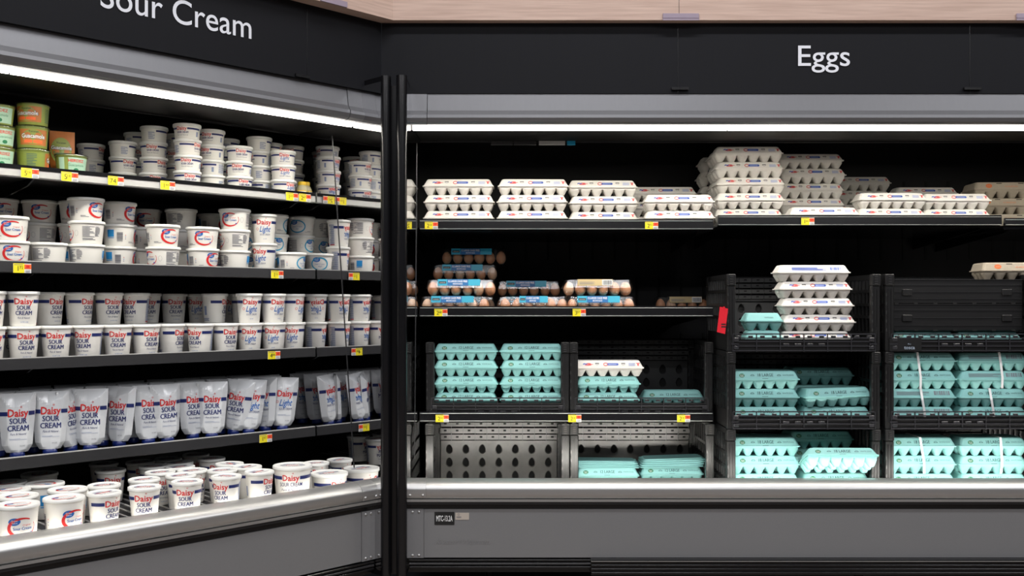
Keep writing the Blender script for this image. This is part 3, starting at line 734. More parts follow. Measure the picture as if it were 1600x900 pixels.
# squeeze pouch, jar and bottle on the top shelf
mb = MB()
def sq(u, v, s_=-1):
    hw_ = .040 if v > .05 else .032 + .16 * v; q = max(-1, min(1, u / hw_))
    return (u, s_ * (.0008 + .016 * math.sin(math.pi * min(1, (1 - v / .15) * .7)) * (1 - abs(q) ** 2.5)), v + .012)
for side in (-1, 1):
    vs = [sq((.040 if .15 * j / 10 > .05 else .032 + .16 * .15 * j / 10) * (2 * i / 10 - 1), .15 * j / 10, side) for j in range(11) for i in range(11)]
    mb.add(vs, [((j * 11 + i, j * 11 + i + 1, j * 11 + i + 12, j * 11 + i + 11) if side < 0 else (j * 11 + i + 11, j * 11 + i + 12, j * 11 + i + 1, j * 11 + i)) for j in range(10) for i in range(10)], GORG, smooth=True)
f1 = lambda u, v: (lambda p: (p[0], p[1] - .0015, p[2]))(sq(u, v)); f2 = lambda u, v: (lambda p: (p[0], p[1] - .0028, p[2]))(sq(u, v)); f3 = lambda u, v: (lambda p: (p[0], p[1] - .0036, p[2]))(sq(u, v))
put_ell(mb, -.004, .082, .033, .046, GUAC, f1, 24); put_text(mb, 'Yucatan', -.004, .106, .0065, BLK, f2, bold=.01)
put_text(mb, 'Guacamole', -.003, .086, .0125, BLK, f2, width=.068, bold=.05); put_text(mb, 'Guacamole', -.003, .086, .012, WINK, f3, width=.064, bold=.01)
put_text(mb, 'Squeeze', -.004, .066, .0125, GREENINK, f2, width=.050, bold=.02)
X, Y, _ = left_pt(-tl(97, .60), .60, 0); root = empty('guacamole_pouch', (X, Y, HC + .434), math.atan2(-X, Y) + .1)
mb.build('pouch_body', root); cp = MB(); cp.lathe([(.014, 0), (.015, .012), (.012, .016)], YCAP, n=16); cp.disc(.014, 0, YCAP, n=16, up=False); cp.disc(.012, .016, YCAP, n=16); cp.build('cap', root)
tag(root, 'orange guacamole squeeze pouch with green oval label, top shelf', 'pouch')
X, Y, _ = left_pt(-tl(472, .52), .52, 0); root = empty('sauce_jar', (X, Y, HC + .434), math.atan2(-X, Y))
mb = MB(); mb.lathe([(.020, 0), (.024, .003), (.024, .030), (.019, .042), (.014, .048), (.014, .052)], JAR, n=24); mb.disc(.020, 0, JAR, n=24, up=False)
fj = ring_fn(.0243, .0243, .04); put_rect(mb, -.020, .020, .006, .026, YCAP, fj, 8); put_rect(mb, -.016, .016, .010, .022, WINK, ring_fn(.0248, .0248, .04), 8); put_lines(mb, -.014, .014, .011, .021, 3, INK, ring_fn(.0252, .0252, .04), 3, .4)
mb.build('jar_body', root); mb = MB(); mb.lathe([(.0165, .048), (.0165, .060), (.015, .062)], YCAP, n=20); mb.disc(.015, .062, YCAP, n=20); mb.build('lid', root)
tag(root, 'small yellow-capped jar near the mirrored end, top shelf', 'jar')
X, Y, _ = left_pt(-tl(456, .66), .69, 0); root = empty('sauce_bottle', (X, Y, HC + .434), 0)
mb = MB(); mb.lathe([(.024, 0), (.027, .004), (.027, .10), (.014, .15), (.0125, .185)], SAUCE, n=24); mb.disc(.024, 0, SAUCE, n=24, up=False)
put_rect(mb, -.024, .024, .03, .08, GORG, ring_fn(.0275, .0275, .1), 8); mb.build('bottle_body', root)
mb = MB(); mb.lathe([(.014, .180), (.014, .205), (.012, .207)], BLK, n=20); mb.disc(.012, .207, BLK, n=20); mb.build('cap', root)
tag(root, 'dark sauce bottle behind the yellow-capped jar, top shelf', 'bottle')

# ------------------------------------------------------------------ egg cartons
def rrect(hx, hy, z, r, n=3, cx=0, cy=0):
    pts = []
    for sx, sy, a0 in ((1, -1, -90), (1, 1, 0), (-1, 1, 90), (-1, -1, 180)):
        for i in range(n + 1):
            a = math.radians(a0 + 90 * i / n); pts.append((cx + sx * (hx - r) + r * math.cos(a), cy + sy * (hy - r) + r * math.sin(a), z))
    return pts
def carton_base(w_, d, hb, nx, ny, m, open_top=False):
    mb = MB(); hx, hy = w_ / 2 - .006, d / 2 - .006
    mb.loft([rrect(hx, hy, hb, .012), rrect(hx - .001, hy - .001, hb - .008, .011)], m, smooth=False)
    mb.loft([rrect(w_ / 2, d / 2, hb - .0012, .010), rrect(w_ / 2, d / 2, hb + .0012, .010)], m)
    if not open_top: mb.add(rrect(w_ / 2, d / 2, hb + .0012, .010), [tuple(range(16))], m)
    mb.add(rrect(hx - .001, hy - .001, hb - .008, .011), [tuple(range(16))[::-1]], m)
    px, py = 2 * hx / nx, 2 * hy / ny
    for i in range(nx):
        for j in range(ny):
            cx, cy = -hx + px * (i + .5), -hy + py * (j + .5); loops = []
            for t, k in ((hb - .007, 1.0), (hb * .66, .98), (hb * .52, .87), (hb * .25, .67), (.002, .50), (0, .44)):
                n = 16; L = []
                for q in range(n):
                    a = 2 * math.pi * q / n; ca, sa = math.cos(a), math.sin(a); e = 2 / (3.6 if k > .95 else 3.0 if k > .8 else 2.6)
                    L.append((cx + px / 2 * k * math.copysign(abs(ca) ** e, ca), cy + py / 2 * k * math.copysign(abs(sa) ** e, sa), t))
                loops.append(L)
            mb.loft(loops[::-1], m, smooth=True); mb.add(loops[-1], [tuple(range(16))[::-1]], m)
    return mb
def carton_lid(w_, d, z0, hl, m, prints=None, inset=.012):
    mb = MB(); a, b = w_ / 2 - .004, d / 2 - .004; i1 = inset
    L = [rrect(w_ / 2, d / 2, z0, .010), rrect(w_ / 2, d / 2, z0 + .0022, .010), rrect(a, b, z0 + .003, .012), rrect(a - i1, b - i1, z0 + hl - .004, .014), rrect(a - i1 - .004, b - i1 - .004, z0 + hl, .014), rrect(a - i1 - .012, b - i1 - .012, z0 + hl - .0012, .012)]
    mb.loft(L, m, smooth=False); mb.add(L[-1], [tuple(range(16))], m)
    h = hl - .007
    fn = lambda u, v: (u, -b + i1 * v / h - .0008, z0 + .003 + v)
    if prints: prints(mb, fn, h, w_)
    return mb
def print_white(mb, fn, h, w_):
    put_text(mb, '~', -.098, h * .30, h * .7, EBLUE, fn, width=.018, bold=.05); put_ell(mb, -.084, h * .62, .011, h * .10, ERED, fn, 10); put_ell(mb, -.086, h * .38, .015, h * .09, ERED, fn, 10); put_ell(mb, -.074, h * .52, .012, h * .06, ERED, fn, 8)
    for u in (-.048, .062): put_rect(mb, u - .008, u + .008, h * .62, h * .74, HOLE, fn, 1); put_ring(mb, u, h * .60, .008, h * .20, .0012, INK, fn, 180, 360, n=8)
    put_rect(mb, -.006, .038, h * .32, h * .72, EBLUE, fn, 2); put_ell(mb, .038, h * .52, .004, h * .2, EBLUE, fn, 10); put_ring(mb, -.012, h * .52, .010, h * .30, .003, ERED, fn, n=16); put_rect(mb, .0, .034, h * .49, h * .53, WINK, lambda u, v: (lambda p: (p[0], p[1] - .0005, p[2]))(fn(u, v)), 1)
    for k in range(4): put_rect(mb, .084, .112, h * (.26 + .13 * k), h * (.33 + .13 * k), EPALE, fn, 1)
    put_rect(mb, .116, .132, h * .64, h * .74, ERED, fn, 1); put_rect(mb, .121, .127, h * .28, h * .64, ERED, fn, 1)
def print_white_back(mb, fn, h, w_):
    put_lines(mb, -.09, .05, h * .25, h * .80, 5, EBLUE, fn, 4, .6); put_barcode(mb, .062, .112, h * .30, h * .80, EBLUE, fn, 3)
def print_green(n):
    def p(mb, fn, h, w_):
        k = w_ / .28
        put_ell(mb, -.092 * k, h * .46, .011, h * .30, GREENINK, fn, 16); put_text(mb, 'Great', -.092 * k, h * .46, h * .16, WINK, lambda u, v: (lambda q: (q[0], q[1] - .0005, q[2]))(fn(u, v))); put_text(mb, 'Value', -.092 * k, h * .26, h * .16, WINK, lambda u, v: (lambda q: (q[0], q[1] - .0005, q[2]))(fn(u, v)))
        for u in (-.050 * k, .056 * k): put_ring(mb, u, h * .42, .008, h * .22, .0016, DKGREEN, fn, 0, 180, n=8); put_rect(mb, u - .0075, u + .0075, h * .40, h * .46, DKGREEN, fn, 1)
        put_bold(mb, n + ' LARGE', .002, h * .32, h * .44, DKGREEN, fn, .0003, width=.062 * k); put_text(mb, 'WHITE EGGS', .092 * k, h * .42, h * .20, DKGREEN, fn, width=.044 * k)
        put_rect(mb, -.012, .012, -.001, h * .05, DKGREEN, fn, 1)
    return p
def print_green_back(mb, fn, h, w_):
    put_lines(mb, -.10, .03, h * .25, h * .8, 6, INK, fn, 8, .45); put_barcode(mb, .050, .112, h * .25, h * .85, INK, fn, 6)
def print_tan(mb, fn, h, w_):
    put_ell(mb, -.085, h * .5, .014, h * .36, ORANGEINK, fn, 18); put_text(mb, 'EGGS', -.085, h * .40, h * .2, TAN, lambda u, v: (lambda q: (q[0], q[1] - .0005, q[2]))(fn(u, v)))
    put_text(mb, '18 LARGE EGGS', .012, h * .30, h * .22, ORANGEINK, fn, width=.056); put_ell(mb, .100, h * .5, .014, h * .36, ORANGEINK, fn, 18)
    for u in (-.04, .055): put_rect(mb, u - .012, u + .012, h * .88, h * 1.0, HOLE, fn, 1)
def print_small(mb, fn, h, w_): put_text(mb, 'WHITE EGGS', .02, h * .35, h * .2, DKGREEN, fn, width=.036)
CW = {}
def def_carton(k, w_, d, H, nx, ny, m, pr, split=.52, inset=.012):
    hb = H * split
    CW[k] = (carton_base(w_, d, hb, nx, ny, m).build('carton_base', me_only=True), carton_lid(w_, d, hb + .0012, H - hb - .0014, m, pr, inset).build('carton_lid', me_only=True), w_, d, H)
def_carton('white', .298, .112, .0665, 6, 2, PULP, print_white)
def_carton('white_back', .298, .112, .0665, 6, 2, PULP, print_white_back)
def_carton('g12', .272, .105, .068, 6, 2, FOAM, print_green('12'))
def_carton('g18', .280, .152, .072, 6, 3, FOAM, print_green('18'))
def_carton('g18b', .280, .152, .072, 6, 3, FOAM, print_green_back)
def_carton('g6', .160, .105, .070, 3, 2, FOAM, print_small)
def_carton('tan', .300, .152, .070, 6, 3, TAN, print_tan, inset=.006)
CD = {'white': 'white egg carton', 'white_back': 'white egg carton showing its barcode', 'g12': 'green foam twelve-egg carton', 'g18': 'green foam eighteen-egg carton',
      'g18b': 'green foam carton with grey barcode', 'g6': 'short green foam carton', 'tan': 'tan egg carton with orange logo'}
def spot_carton(k, x, y, z, rz, lab, group, tilt=0.0, roll=0.0):
    b, l, w_, d, H = CW[k]
    root = empty('egg_carton', (x, y, HC + z), math.radians(rz)); root.rotation_euler[0] = math.radians(tilt); root.rotation_euler[1] = math.radians(roll)
    place_obj('carton_base', b, root); place_obj('carton_lid', l, root)
    return tag(root, check_label(lab), 'egg carton', group)
def stack(kinds, x, y, z, where, group, seed, rz=0, jit=.003, jr=.8):
    r = random.Random(seed); n = len(kinds)
    for q, k in enumerate(kinds):
        lv = LEVELS[n][q]
        spot_carton(k, x + r.uniform(-jit, jit), y + r.uniform(-jit, jit), z, rz + r.uniform(-jr, jr), f'{CD[k]}, {lv + " of " if lv else ""}{where}', group)
        z += CW[k][4] + .0004
TZ = .326; g = 'white egg cartons on the left top shelf'
W = 'white'
for i, (px, Y, n) in enumerate(((718, 4.145, 3), (832, 4.145, 3), (941, 4.190, 3), (1059, 4.135, 2))):
    stack([W] * n, egg_x(px, Y), Y, TZ, f'{ORD[i]} front stack, left top egg shelf', g, i + 3)
stack([W] * 3, egg_x(1035, 4.42), 4.42, TZ, 'rear stack, left top egg shelf', g, 31)
TR = .3432; g = 'egg cartons on the right top shelf'
stack([W] * 5, egg_x(1169, 4.215), 4.235, TR, 'tall leftmost front stack, right top egg shelf', g, 8, jit=.005)
stack([W] * 5, egg_x(1169, 4.215) + .005, 4.385, TR, 'tall stack behind the leftmost, right top egg shelf', g, 9, jit=.005)
stack([W] * 5, egg_x(1169, 4.215) - .01, 4.545, TR, 'third tall stack back, right top egg shelf', g, 10, jit=.004)
stack([W] * 5, egg_x(1265, 4.43), 4.44, TR, 'tall dim stack behind the single carton', g, 11, jit=.006)
stack([W], egg_x(1283, 4.165), 4.165, TR, 'lying alone in front, right top egg shelf', g, 12)
stack([W] * 4, egg_x(1342, 4.70), 4.72, TR, 'dim far back stack, right top egg shelf', g, 13, jit=.004)
stack([W] * 2, egg_x(1387, 4.22), 4.22, TR, 'second front stack of two, right top egg shelf', g, 14, rz=1)
stack([W] * 3, egg_x(1440, 4.58), 4.58, TR, 'dim stack behind the pairs, right top egg shelf', g, 15)
stack([W] * 2, egg_x(1489, 4.24), 4.25, TR, 'rightmost pair, right top egg shelf', g, 16, rz=-.5)
stack(['tan'] * 3, egg_x(1575, 4.33), 4.40, .3305, 'stack at the right edge, top egg shelf', 'tan egg cartons', 17, rz=-1, jit=.006)

# crates -----------------------------------------------------------
def egg_hole_panel(mb, x0, x1, z0, z1, y, nx, rows, hw_, hh, m, off=0):
    """panel in the plane y with egg-shaped holes; each cell is a ring of quads between the cell's edge and the hole"""
    cw = (x1 - x0) / nx; zs = [z0] + [(rows[i] + rows[i + 1]) / 2 for i in range(len(rows) - 1)] + [z1]; N = 20
    for j, rz in enumerate(rows):
        for i in range(nx):
            a0, a1, b0, b1 = x0 + cw * i, x0 + cw * (i + 1), zs[j], zs[j + 1]; cx = (a0 + a1) / 2; vs = []
            for q in range(N):
                t = 2 * math.pi * q / N; c, s_ = math.cos(t), math.sin(t)
                hx = hw_ * c * (1 - .22 * s_); hz = hh * s_
                k = min(((a1 - cx) / c if c > 1e-6 else (a0 - cx) / c if c < -1e-6 else 1e9), ((b1 - rz) / s_ if s_ > 1e-6 else (b0 - rz) / s_ if s_ < -1e-6 else 1e9))
                vs += [(cx + hx, y + .005, rz + hz), (cx + hx * 1.25, y, rz + hz * 1.18), (cx + c * k, y, rz + s_ * k)]
            # snap the nearest outer points to the corners
            for X_, Z_ in ((a0, b0), (a1, b0), (a0, b1), (a1, b1)):
                q = min(range(N), key=lambda q: (vs[3 * q + 2][0] - X_) ** 2 + (vs[3 * q + 2][2] - Z_) ** 2); vs[3 * q + 2] = (X_, y, Z_)
            fs = []
            for q in range(N):
                r_ = (q + 1) % N; fs += [(3 * q, 3 * q + 1, 3 * r_ + 1, 3 * r_), (3 * q + 1, 3 * q + 2, 3 * r_ + 2, 3 * r_ + 1)]
            mb.add(vs, fs, m)
def crate_meshes(W_, Dp, H, lit_tone=False):
    CRATEPANEL = WORN if lit_tone else globals()['CRATEPANEL']; CRATE = LITCRATE if lit_tone else globals()['CRATE']  # bottom left crates use the copies with light painted into their colour
    hx = W_ / 2; M = {}
    mb = MB(); fl = .036 if abs(H - .318) < 1e-6 else .012
    mb.box(-hx + .004, hx - .004, .004, Dp - .004, fl - .008, fl, CRATE)
    for i in range(8): mb.box(-hx + .01, hx - .01, .02 + i * (Dp - .04) / 8, .026 + i * (Dp - .04) / 8, 0, .004, CRATE)
    M['base'] = mb
    # back wall: slotted grid above, panel with egg holes below
    mb = MB(); yb = Dp - .014; zt = H; pt = H - .128 if H > .32 else H - .105
    rows = [pt - .034 - .0600 * i for i in range(3)][::-1]; z0 = max(.012, rows[0] - .05)
    egg_hole_panel(mb, -hx + .035, hx - .035, z0, pt, yb - .004, 7, rows, .0125, .0185, CRATEPANEL)
    mb.box(-hx + .01, hx - .01, yb + .006, Dp - .004, .012, zt, HOLE)
    mb.box(-hx + .03, hx - .03, yb - .010, yb, pt, pt + .005, CRATEPANEL)
    nr = 4; dz = (zt - pt - .008) / nr
    for r_ in range(nr):
        z = pt + .006 + r_ * dz; mb.box(-hx + .02, hx - .02, yb - .006 - (r_ % 2) * .008, yb + .006, z + .0025, z + dz - .004, CRATEPANEL)
        for i in range(10):
            x = -hx + .055 + i * (W_ - .11) / 9
            mb.box(x - .006, x + .006, yb - .0068 - (r_ % 2) * .008, yb - .005, z + dz * .4, z + dz * .65, HOLE)
            xx = x + (W_ - .11) / 18
            mb.box(xx - .001, xx + .001, yb - .0085 - (r_ % 2) * .008, yb, z, z + dz - .002, CRATE)
    M['back_wall'] = mb
    def side(sg):
        mb = MB(); x0, x1 = sorted((sg * (hx - .010), sg * (hx - .002)))
        mb.box(x0, x1, .03, Dp - .01, .012, .075, CRATE); mb.box(x0, x1, .03, Dp - .01, H - .02, H, CRATE)
        for i in range(9):
            y = .045 + i * (Dp - .08) / 8; mb.box(x0, x1, y - .004, y + .004, .07, H - .015, CRATE)
        for z in (.13, .18, .235): mb.box(x0, x1, .03, Dp - .01, z, z + .012, CRATE)
        return mb
    M['side_wall_l'] = side(-1); M['side_wall_r'] = side(1)
    def post(sg, y0):
        mb = MB(); a, b = sorted((sg * hx, sg * (hx - .034))); b2 = .003
        mb.box(a, b, y0, y0 + .026, .0, H - .045, CRATE, b=b2)
        mb.box(a + .010, a + .014, y0 - .003, y0 + .001, .05, H - .06, CRATE); mb.box(b - .012, b - .009, y0 - .003, y0 + .001, .03, H - .06, CRATE)
        lt = MB(); lt.box(a - .002 * (sg < 0), b + .002 * (sg > 0), y0 - .005, y0 + .028, H - .045, H, CRATE, b=.003)
        for i in range(4): lt.box((a + b) / 2 - .006, (a + b) / 2 + .006, y0 - .0075, y0 - .004, H - .040 + i * .009, H - .0355 + i * .009, CRATEPANEL)
        for i in range(5): mb.box(a + .002, a + .006, y0 - .0015, y0 + .001, .08 + i * .035, .092 + i * .035, CRATEPANEL)
        return mb, lt
    for k, (sg, y0) in enumerate(((-1, .0), (1, .0), (-1, Dp - .028), (1, Dp - .028))): M['post_%d' % k], M['post_%d_latch' % k] = post(sg, y0)
    # low front lip, an open grid
    mb = MB(); n = 6; w0, w1 = -hx + .022, hx - .022
    e = .016 if fl > .02 else 0.0
    for z in (.002, .020, .038, .052, .068 + e): mb.box(w0, w1, -.004, .004, z, z + .0045, LIPM)
    mb.box(w0, w1, .002, .005, .0, .050 + e, CRATE)
    for i in range(n + 1):
        x = w0 + (w1 - w0) * i / n; mb.box(x - .0016, x + .0016, -.0055, .003, .0, .071 + e, LIPM)
    for i in range(2 * n):
        x = w0 + (w1 - w0) * (i + .5) / (2 * n); mb.box(x - .009, x + .009, -.005, .002, .056 + e, .064 + e, LIPM, b=.001)
        if 3 < i < 8: mb.box(x - .012, x + .012, -.0055, .002, .023, .033, LIPM, b=.001)
    for sg in (-1, 1):
        x = sg * (hx - .045)
        mb.box(min(x, x + sg * .03), max(x, x + sg * .03), -.008, .002, .028, .033, LIPM); mb.box(min(x, x + sg * .02), max(x, x + sg * .02), -.008, .002, .010, .024, LIPM, b=.002)
        mb.box(min(x, x + sg * .02), max(x, x + sg * .02), -.008, .002, .042, .056, LIPM, b=.002)
        xx = sg * (hx - .018); mb.loft([[(xx - .002, -.004, .055), (xx + .002, -.004, .055), (xx + .002, .002, .055), (xx - .002, .002, .055)], [(xx - sg * .004 - .002 + sg * .010, .0, .125), (xx - sg * .004 + .002 + sg * .010, .0, .125), (xx - sg * .004 + .002 + sg * .010, .006, .125), (xx - sg * .004 - .002 + sg * .010, .006, .125)]], CRATE, cap=True)
    M['front_lip'] = mb
    return {k: v.build(k, me_only=True) for k, v in M.items()}
CR = {}
def spot_crate(W_, Dp, H, x, y, z, lab, group='black plastic crates in the egg case'):
    key = (W_, Dp, H)
    if key not in CR: CR[key] = crate_meshes(W_, Dp, H, lit_tone=(W_ < .6 and H > .33))
    root = empty('plastic_crate', (x, y, HC + z))
    for k, me in CR[key].items():
        if k.endswith('_latch'): place_obj('latch', me, pst); continue
        nm = {'s': 'side_wall', 'p': 'corner_post'}.get(k[0], k); pst = place_obj(nm, me, root)
    return tag(root, check_label(lab), 'crate', group)
S3 = -.4455; XA, XB = (XE + .026 + .232) / 2, None
LW = .596; XL1 = -.060; XL2 = .539
spot_crate(LW, .42, .318, XL1, 4.080, S3 - .0295, 'black crate holding two full stacks of green cartons, lower left egg shelf')
spot_crate(LW, .42, .318, XL2, 4.080, S3 - .0295, 'black crate with one white carton on green ones, lower egg shelf')
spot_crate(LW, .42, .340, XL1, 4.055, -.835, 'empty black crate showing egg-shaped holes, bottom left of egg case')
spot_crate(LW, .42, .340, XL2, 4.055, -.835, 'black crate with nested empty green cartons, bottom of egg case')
RW = .606; XR1 = 1.155; XR2 = 1.782
spot_crate(RW, .42, .340, XR1, 3.88, -.835, 'black bottom crate behind the bumper, left of the right two stacks')
spot_crate(RW, .42, .3075, XR1, 3.88, -.4945, 'black middle crate of the left stack, with a tilted open carton')
spot_crate(RW, .42, .3075, XR1, 3.88, -.1865, 'black top crate holding the tall white carton stack')
spot_crate(RW, .42, .340, XR2, 3.88, -.835, 'black bottom crate of the rightmost stack, strapped cartons inside')
spot_crate(RW, .42, .3075, XR2, 3.88, -.4945, 'black middle crate of the rightmost stack, strapped cartons inside')
spot_crate(RW, .42, .3075, XR2, 3.88, -.1865, 'black top crate of the rightmost stack, grey lettering on its lip')
g = 'green cartons in the shelf crates'; zc = S3 - .0295 + .0365
stack(['g12'] * 4, egg_x(728, 4.15), 4.165, zc, 'left column, left shelf crate', g, 41, jit=.002)
stack(['g12'] * 4, egg_x(831, 4.15), 4.165, zc, 'right column, left shelf crate', g, 42, jit=.002)
stack(['g12', 'g12', 'white'], egg_x(950, 4.15), 4.165, zc, 'left column, second shelf crate', g, 43, jit=.004)
stack(['g12'], egg_x(1046, 4.3), 4.25, zc, 'alone at right, second shelf crate', g, 44)
# nested empties, bottom left
g = 'green cartons in the bottom left crate'
stack(['g12', 'g12'], XL2 - .139, 4.155, -.8222, 'left column under nested empties, bottom crate', g, 45, jit=.002)
stack(['g12'] * 2, XL2 + .136, 4.19, -.8222, 'right column under nested empties, bottom crate', g, 46, jit=.002)
lidm = carton_lid(.272, .105, 0, .0085, FOAM, inset=.004).build('egg_carton_shell', me_only=True)
for c, (x0, y0) in enumerate(((XL2 - .139, 4.170), (XL2 + .136, 4.19))):
    for i in range(3 if c == 0 else 4):
        o = place_obj('empty_carton_shell', lidm); o.location = (x0 + (.004 * i if c else -.002 * i), y0 + .008 * i, HC - .8222 + .1372 + .0078 * i); o.rotation_euler = (math.radians(2.2), math.radians((-1.2 if c else .4)), math.radians((1.5 if c else -.5) * i))
        nn = 3 if c == 0 else 4; lv = {3: ['bottom', 'middle', 'top'], 4: ['bottom', 'second', 'third', 'top']}[nn][i]
        tag(o, check_label(f'{lv} green empty carton shell nested over the {"right" if c else "left"} bottom column'), 'carton shell', 'nested empty cartons')
# right crates
g = 'green eighteen-egg cartons'; xa0, xa1 = XR1 - .143, XR1 + .143; xb0, xb1 = XR2 - .143, XR2 + .143
yf, yr = 3.985, 4.185
stack(['g18'] * 4, xa0, yf, -.8222, 'left column, bottom crate, left stack', g, 51, jit=.002)
stack(['g18'] * 4, xa1, yr, -.8222, 'right rear column, bottom crate, left stack', g, 52, jit=.002)
stack(['g18'] * 2, xa1, yf + .01, -.8222, 'under the tipped carton, bottom crate', g, 53, jit=.002)
spot_carton('g18', 1.283, 3.845, -.6470, -2, 'green foam carton tipped to show its cups, above the bumper', g, tilt=-24)
stack(['g18'] * 3, xa0, yf, -.482, 'left column, middle crate, left stack', g, 54, jit=.003)
stack(['g18'] * 3, xa1 + .002, yr, -.482, 'right rear column, middle crate, left stack', g, 55, jit=.003)
stack(['g18'], xa1, yf, -.482, 'under the tilted carton, middle crate', g, 56, jit=.001)
spot_carton('g18', xa1 + .002, yf - .010, -.4065, 4, 'glossy green carton lying askew on another, middle crate, left stack', g, tilt=-1, roll=-1.5)
stack(['g18'] * 4, xb0, yf, -.8222, 'left strapped column, bottom crate, right stack', g, 57, jit=.001, jr=.3)
stack(['g18'] * 4, xb1, yf, -.8222, 'right strapped column, bottom crate, right stack', g, 58, jit=.001, jr=.3)
stack(['g18b', 'g18b', 'g18', 'g18'], xb0, yf, -.482, 'left strapped column, middle crate, right stack', g, 59, jit=.001, jr=.3)
stack(['g18', 'g18', 'g18b', 'g18b'], xb1, yf, -.482, 'right strapped column, middle crate, right stack', g, 60, jit=.001, jr=.3)
def strap(x, y, z, n, lab, slant):
    H = .0724 * n; mb = MB(); hy = .0785; pts = [(-hy, .004), (-hy - .001, H * .33), (-hy - .0010, H * .70), (-hy + .012, H + .0012), (hy - .012, H + .0012), (hy, H * .6), (hy, .002)]
    def lp(o, w_): return [(w_ + slant * (p[1] / H - .5) + .003 * math.sin(p[1] * 40), p[0] + (o if p[0] > 0 else -o), p[1] + (o if p[1] > H else 0)) for p in pts]
    a, b, c, d = lp(0, -.0045), lp(0, .0045), lp(.0012, -.0045), lp(.0012, .0045)
    V_ = a + b + c + d; n_ = len(pts); fs = []
    for i in range(n_ - 1): fs += [(2 * n_ + i, 2 * n_ + i + 1, 3 * n_ + i + 1, 3 * n_ + i), (i, n_ + i, n_ + i + 1, i + 1), (i, i + 1, 2 * n_ + i + 1, 2 * n_ + i), (n_ + i, 3 * n_ + i, 3 * n_ + i + 1, n_ + i + 1)]
    mb.add(V_, fs, STRAP); o = mb.build('carton_strap'); o.location = (x, y, HC + z); tag(o, check_label(lab), 'strap', 'white straps round green cartons')
for x, z, lab, sl in ((egg_x(1438, 3.9), -.482 + .1448, 'white strap round the upper pair, left column, middle right crate', -.006), (egg_x(1444, 3.9), -.482, 'white strap round the lower pair, left column, middle right crate', -.010),
                      (egg_x(1566, 3.9), -.482 + .1448, 'white strap round the upper pair, right column, middle right crate', -.004), (egg_x(1552, 3.9), -.482, 'white strap round the lower pair, right column, middle right crate', -.010),
                      (egg_x(1443, 3.9), -.8222 + .1448, 'white strap round the upper pair, left column, bottom right crate', -.010), (egg_x(1566, 3.9), -.8222 + .1448, 'white strap round the upper pair, right column, bottom right crate', .006)):
    strap(x, yf, z, 2, lab, sl)
stack(['g6', 'g6'], egg_x(1190, 3.98), 3.985, -.174, 'pair left of the white stack, top crate', 'short green cartons', 61, jit=.004)
xs = [1269, 1275, 1272, 1269, 1266]; z = -.174
for q, px in enumerate(xs):
    k = 'white_back' if q == 4 else 'white'
    spot_carton(k, egg_x(px, 3.98) + .006, 4.00 + .003 * (q % 2), z, 1.5 - .8 * (q % 3), f'{CD[k]}, {LEVELS[5][q]} of the stack standing in the top crate', 'white cartons in the top crate'); z += .0669
stack(['g12'], xb0 + .01, 3.985, -.174, 'left of two seen under folded crates', 'green cartons in the top right crate', 62)
stack(['g12'], xb1 - .01, 3.985, -.174, 'right of two seen under folded crates', 'green cartons in the top right crate', 63)
def folded(z, h, lab):
    mb = MB(); mb.box(-.265, .265, 0, .34, 0, h, CRATE, b=.004)
    for i in range(3): mb.box(-.262, .262, -.002, .002, h * (.2 + .28 * i), h * (.2 + .28 * i) + .0015, DARKRAIL)
    mb.box(-.262, .262, -.003, .003, h - .002, h, CRATEPANEL)
    for i in range(7): mb.box(-.25 + i * .078, -.235 + i * .078, -.003, .002, .0, .006, HOLE)
    root = empty('folded_crate', (XR2, 3.925, HC + z)); mb.build('crate_panel', root)
    for s_ in (-1, 1):
        b = MB(); b.box(s_ * .2 - .02, s_ * .2 + .02, -.006, .0, h * .35, h * .6, CRATE, b=.002); b.build('latch', root)
    tag(root, check_label(lab), 'crate', 'folded crates')
folded(-.174 + .0686, .108, 'folded black crate lying on green cartons in the top right crate')
folded(-.174 + .0686 + .1085, .098, 'upper folded black crate under the tan carton')
spot_carton('tan', 2.075, 4.06, .1020, -6, 'tan egg carton lying on the folded crates at right', 'tan egg cartons')
# crate lettering
TOSCA = mat('grey_lettering', (.30, .36, .44), .5)
m = MB(); fz = lambda u, v: (u, 3.8730, HC + v)
put_text(m, 'tosca', egg_x(1421, 3.873), -.176, .0135, TOSCA, fz, bold=.01); put_text(m, 'ifco', egg_x(1421, 3.873), -.158, .006, TOSCA, fz)
m.box(egg_x(1390, 3.873), egg_x(1440, 3.873), 3.8735, 3.8765, HC - .184, HC - .134, CRATE)
lo = m.build('lip_label'); 
for o in bpy.data.objects:
    if o.name.startswith('plastic_crate') and 'grey lettering' in o.get('label', ''): lo.parent = o; lo.location = (-o.location[0], -o.location[1], -o.location[2]); lo['label'] = 'lip plate with grey lettering'

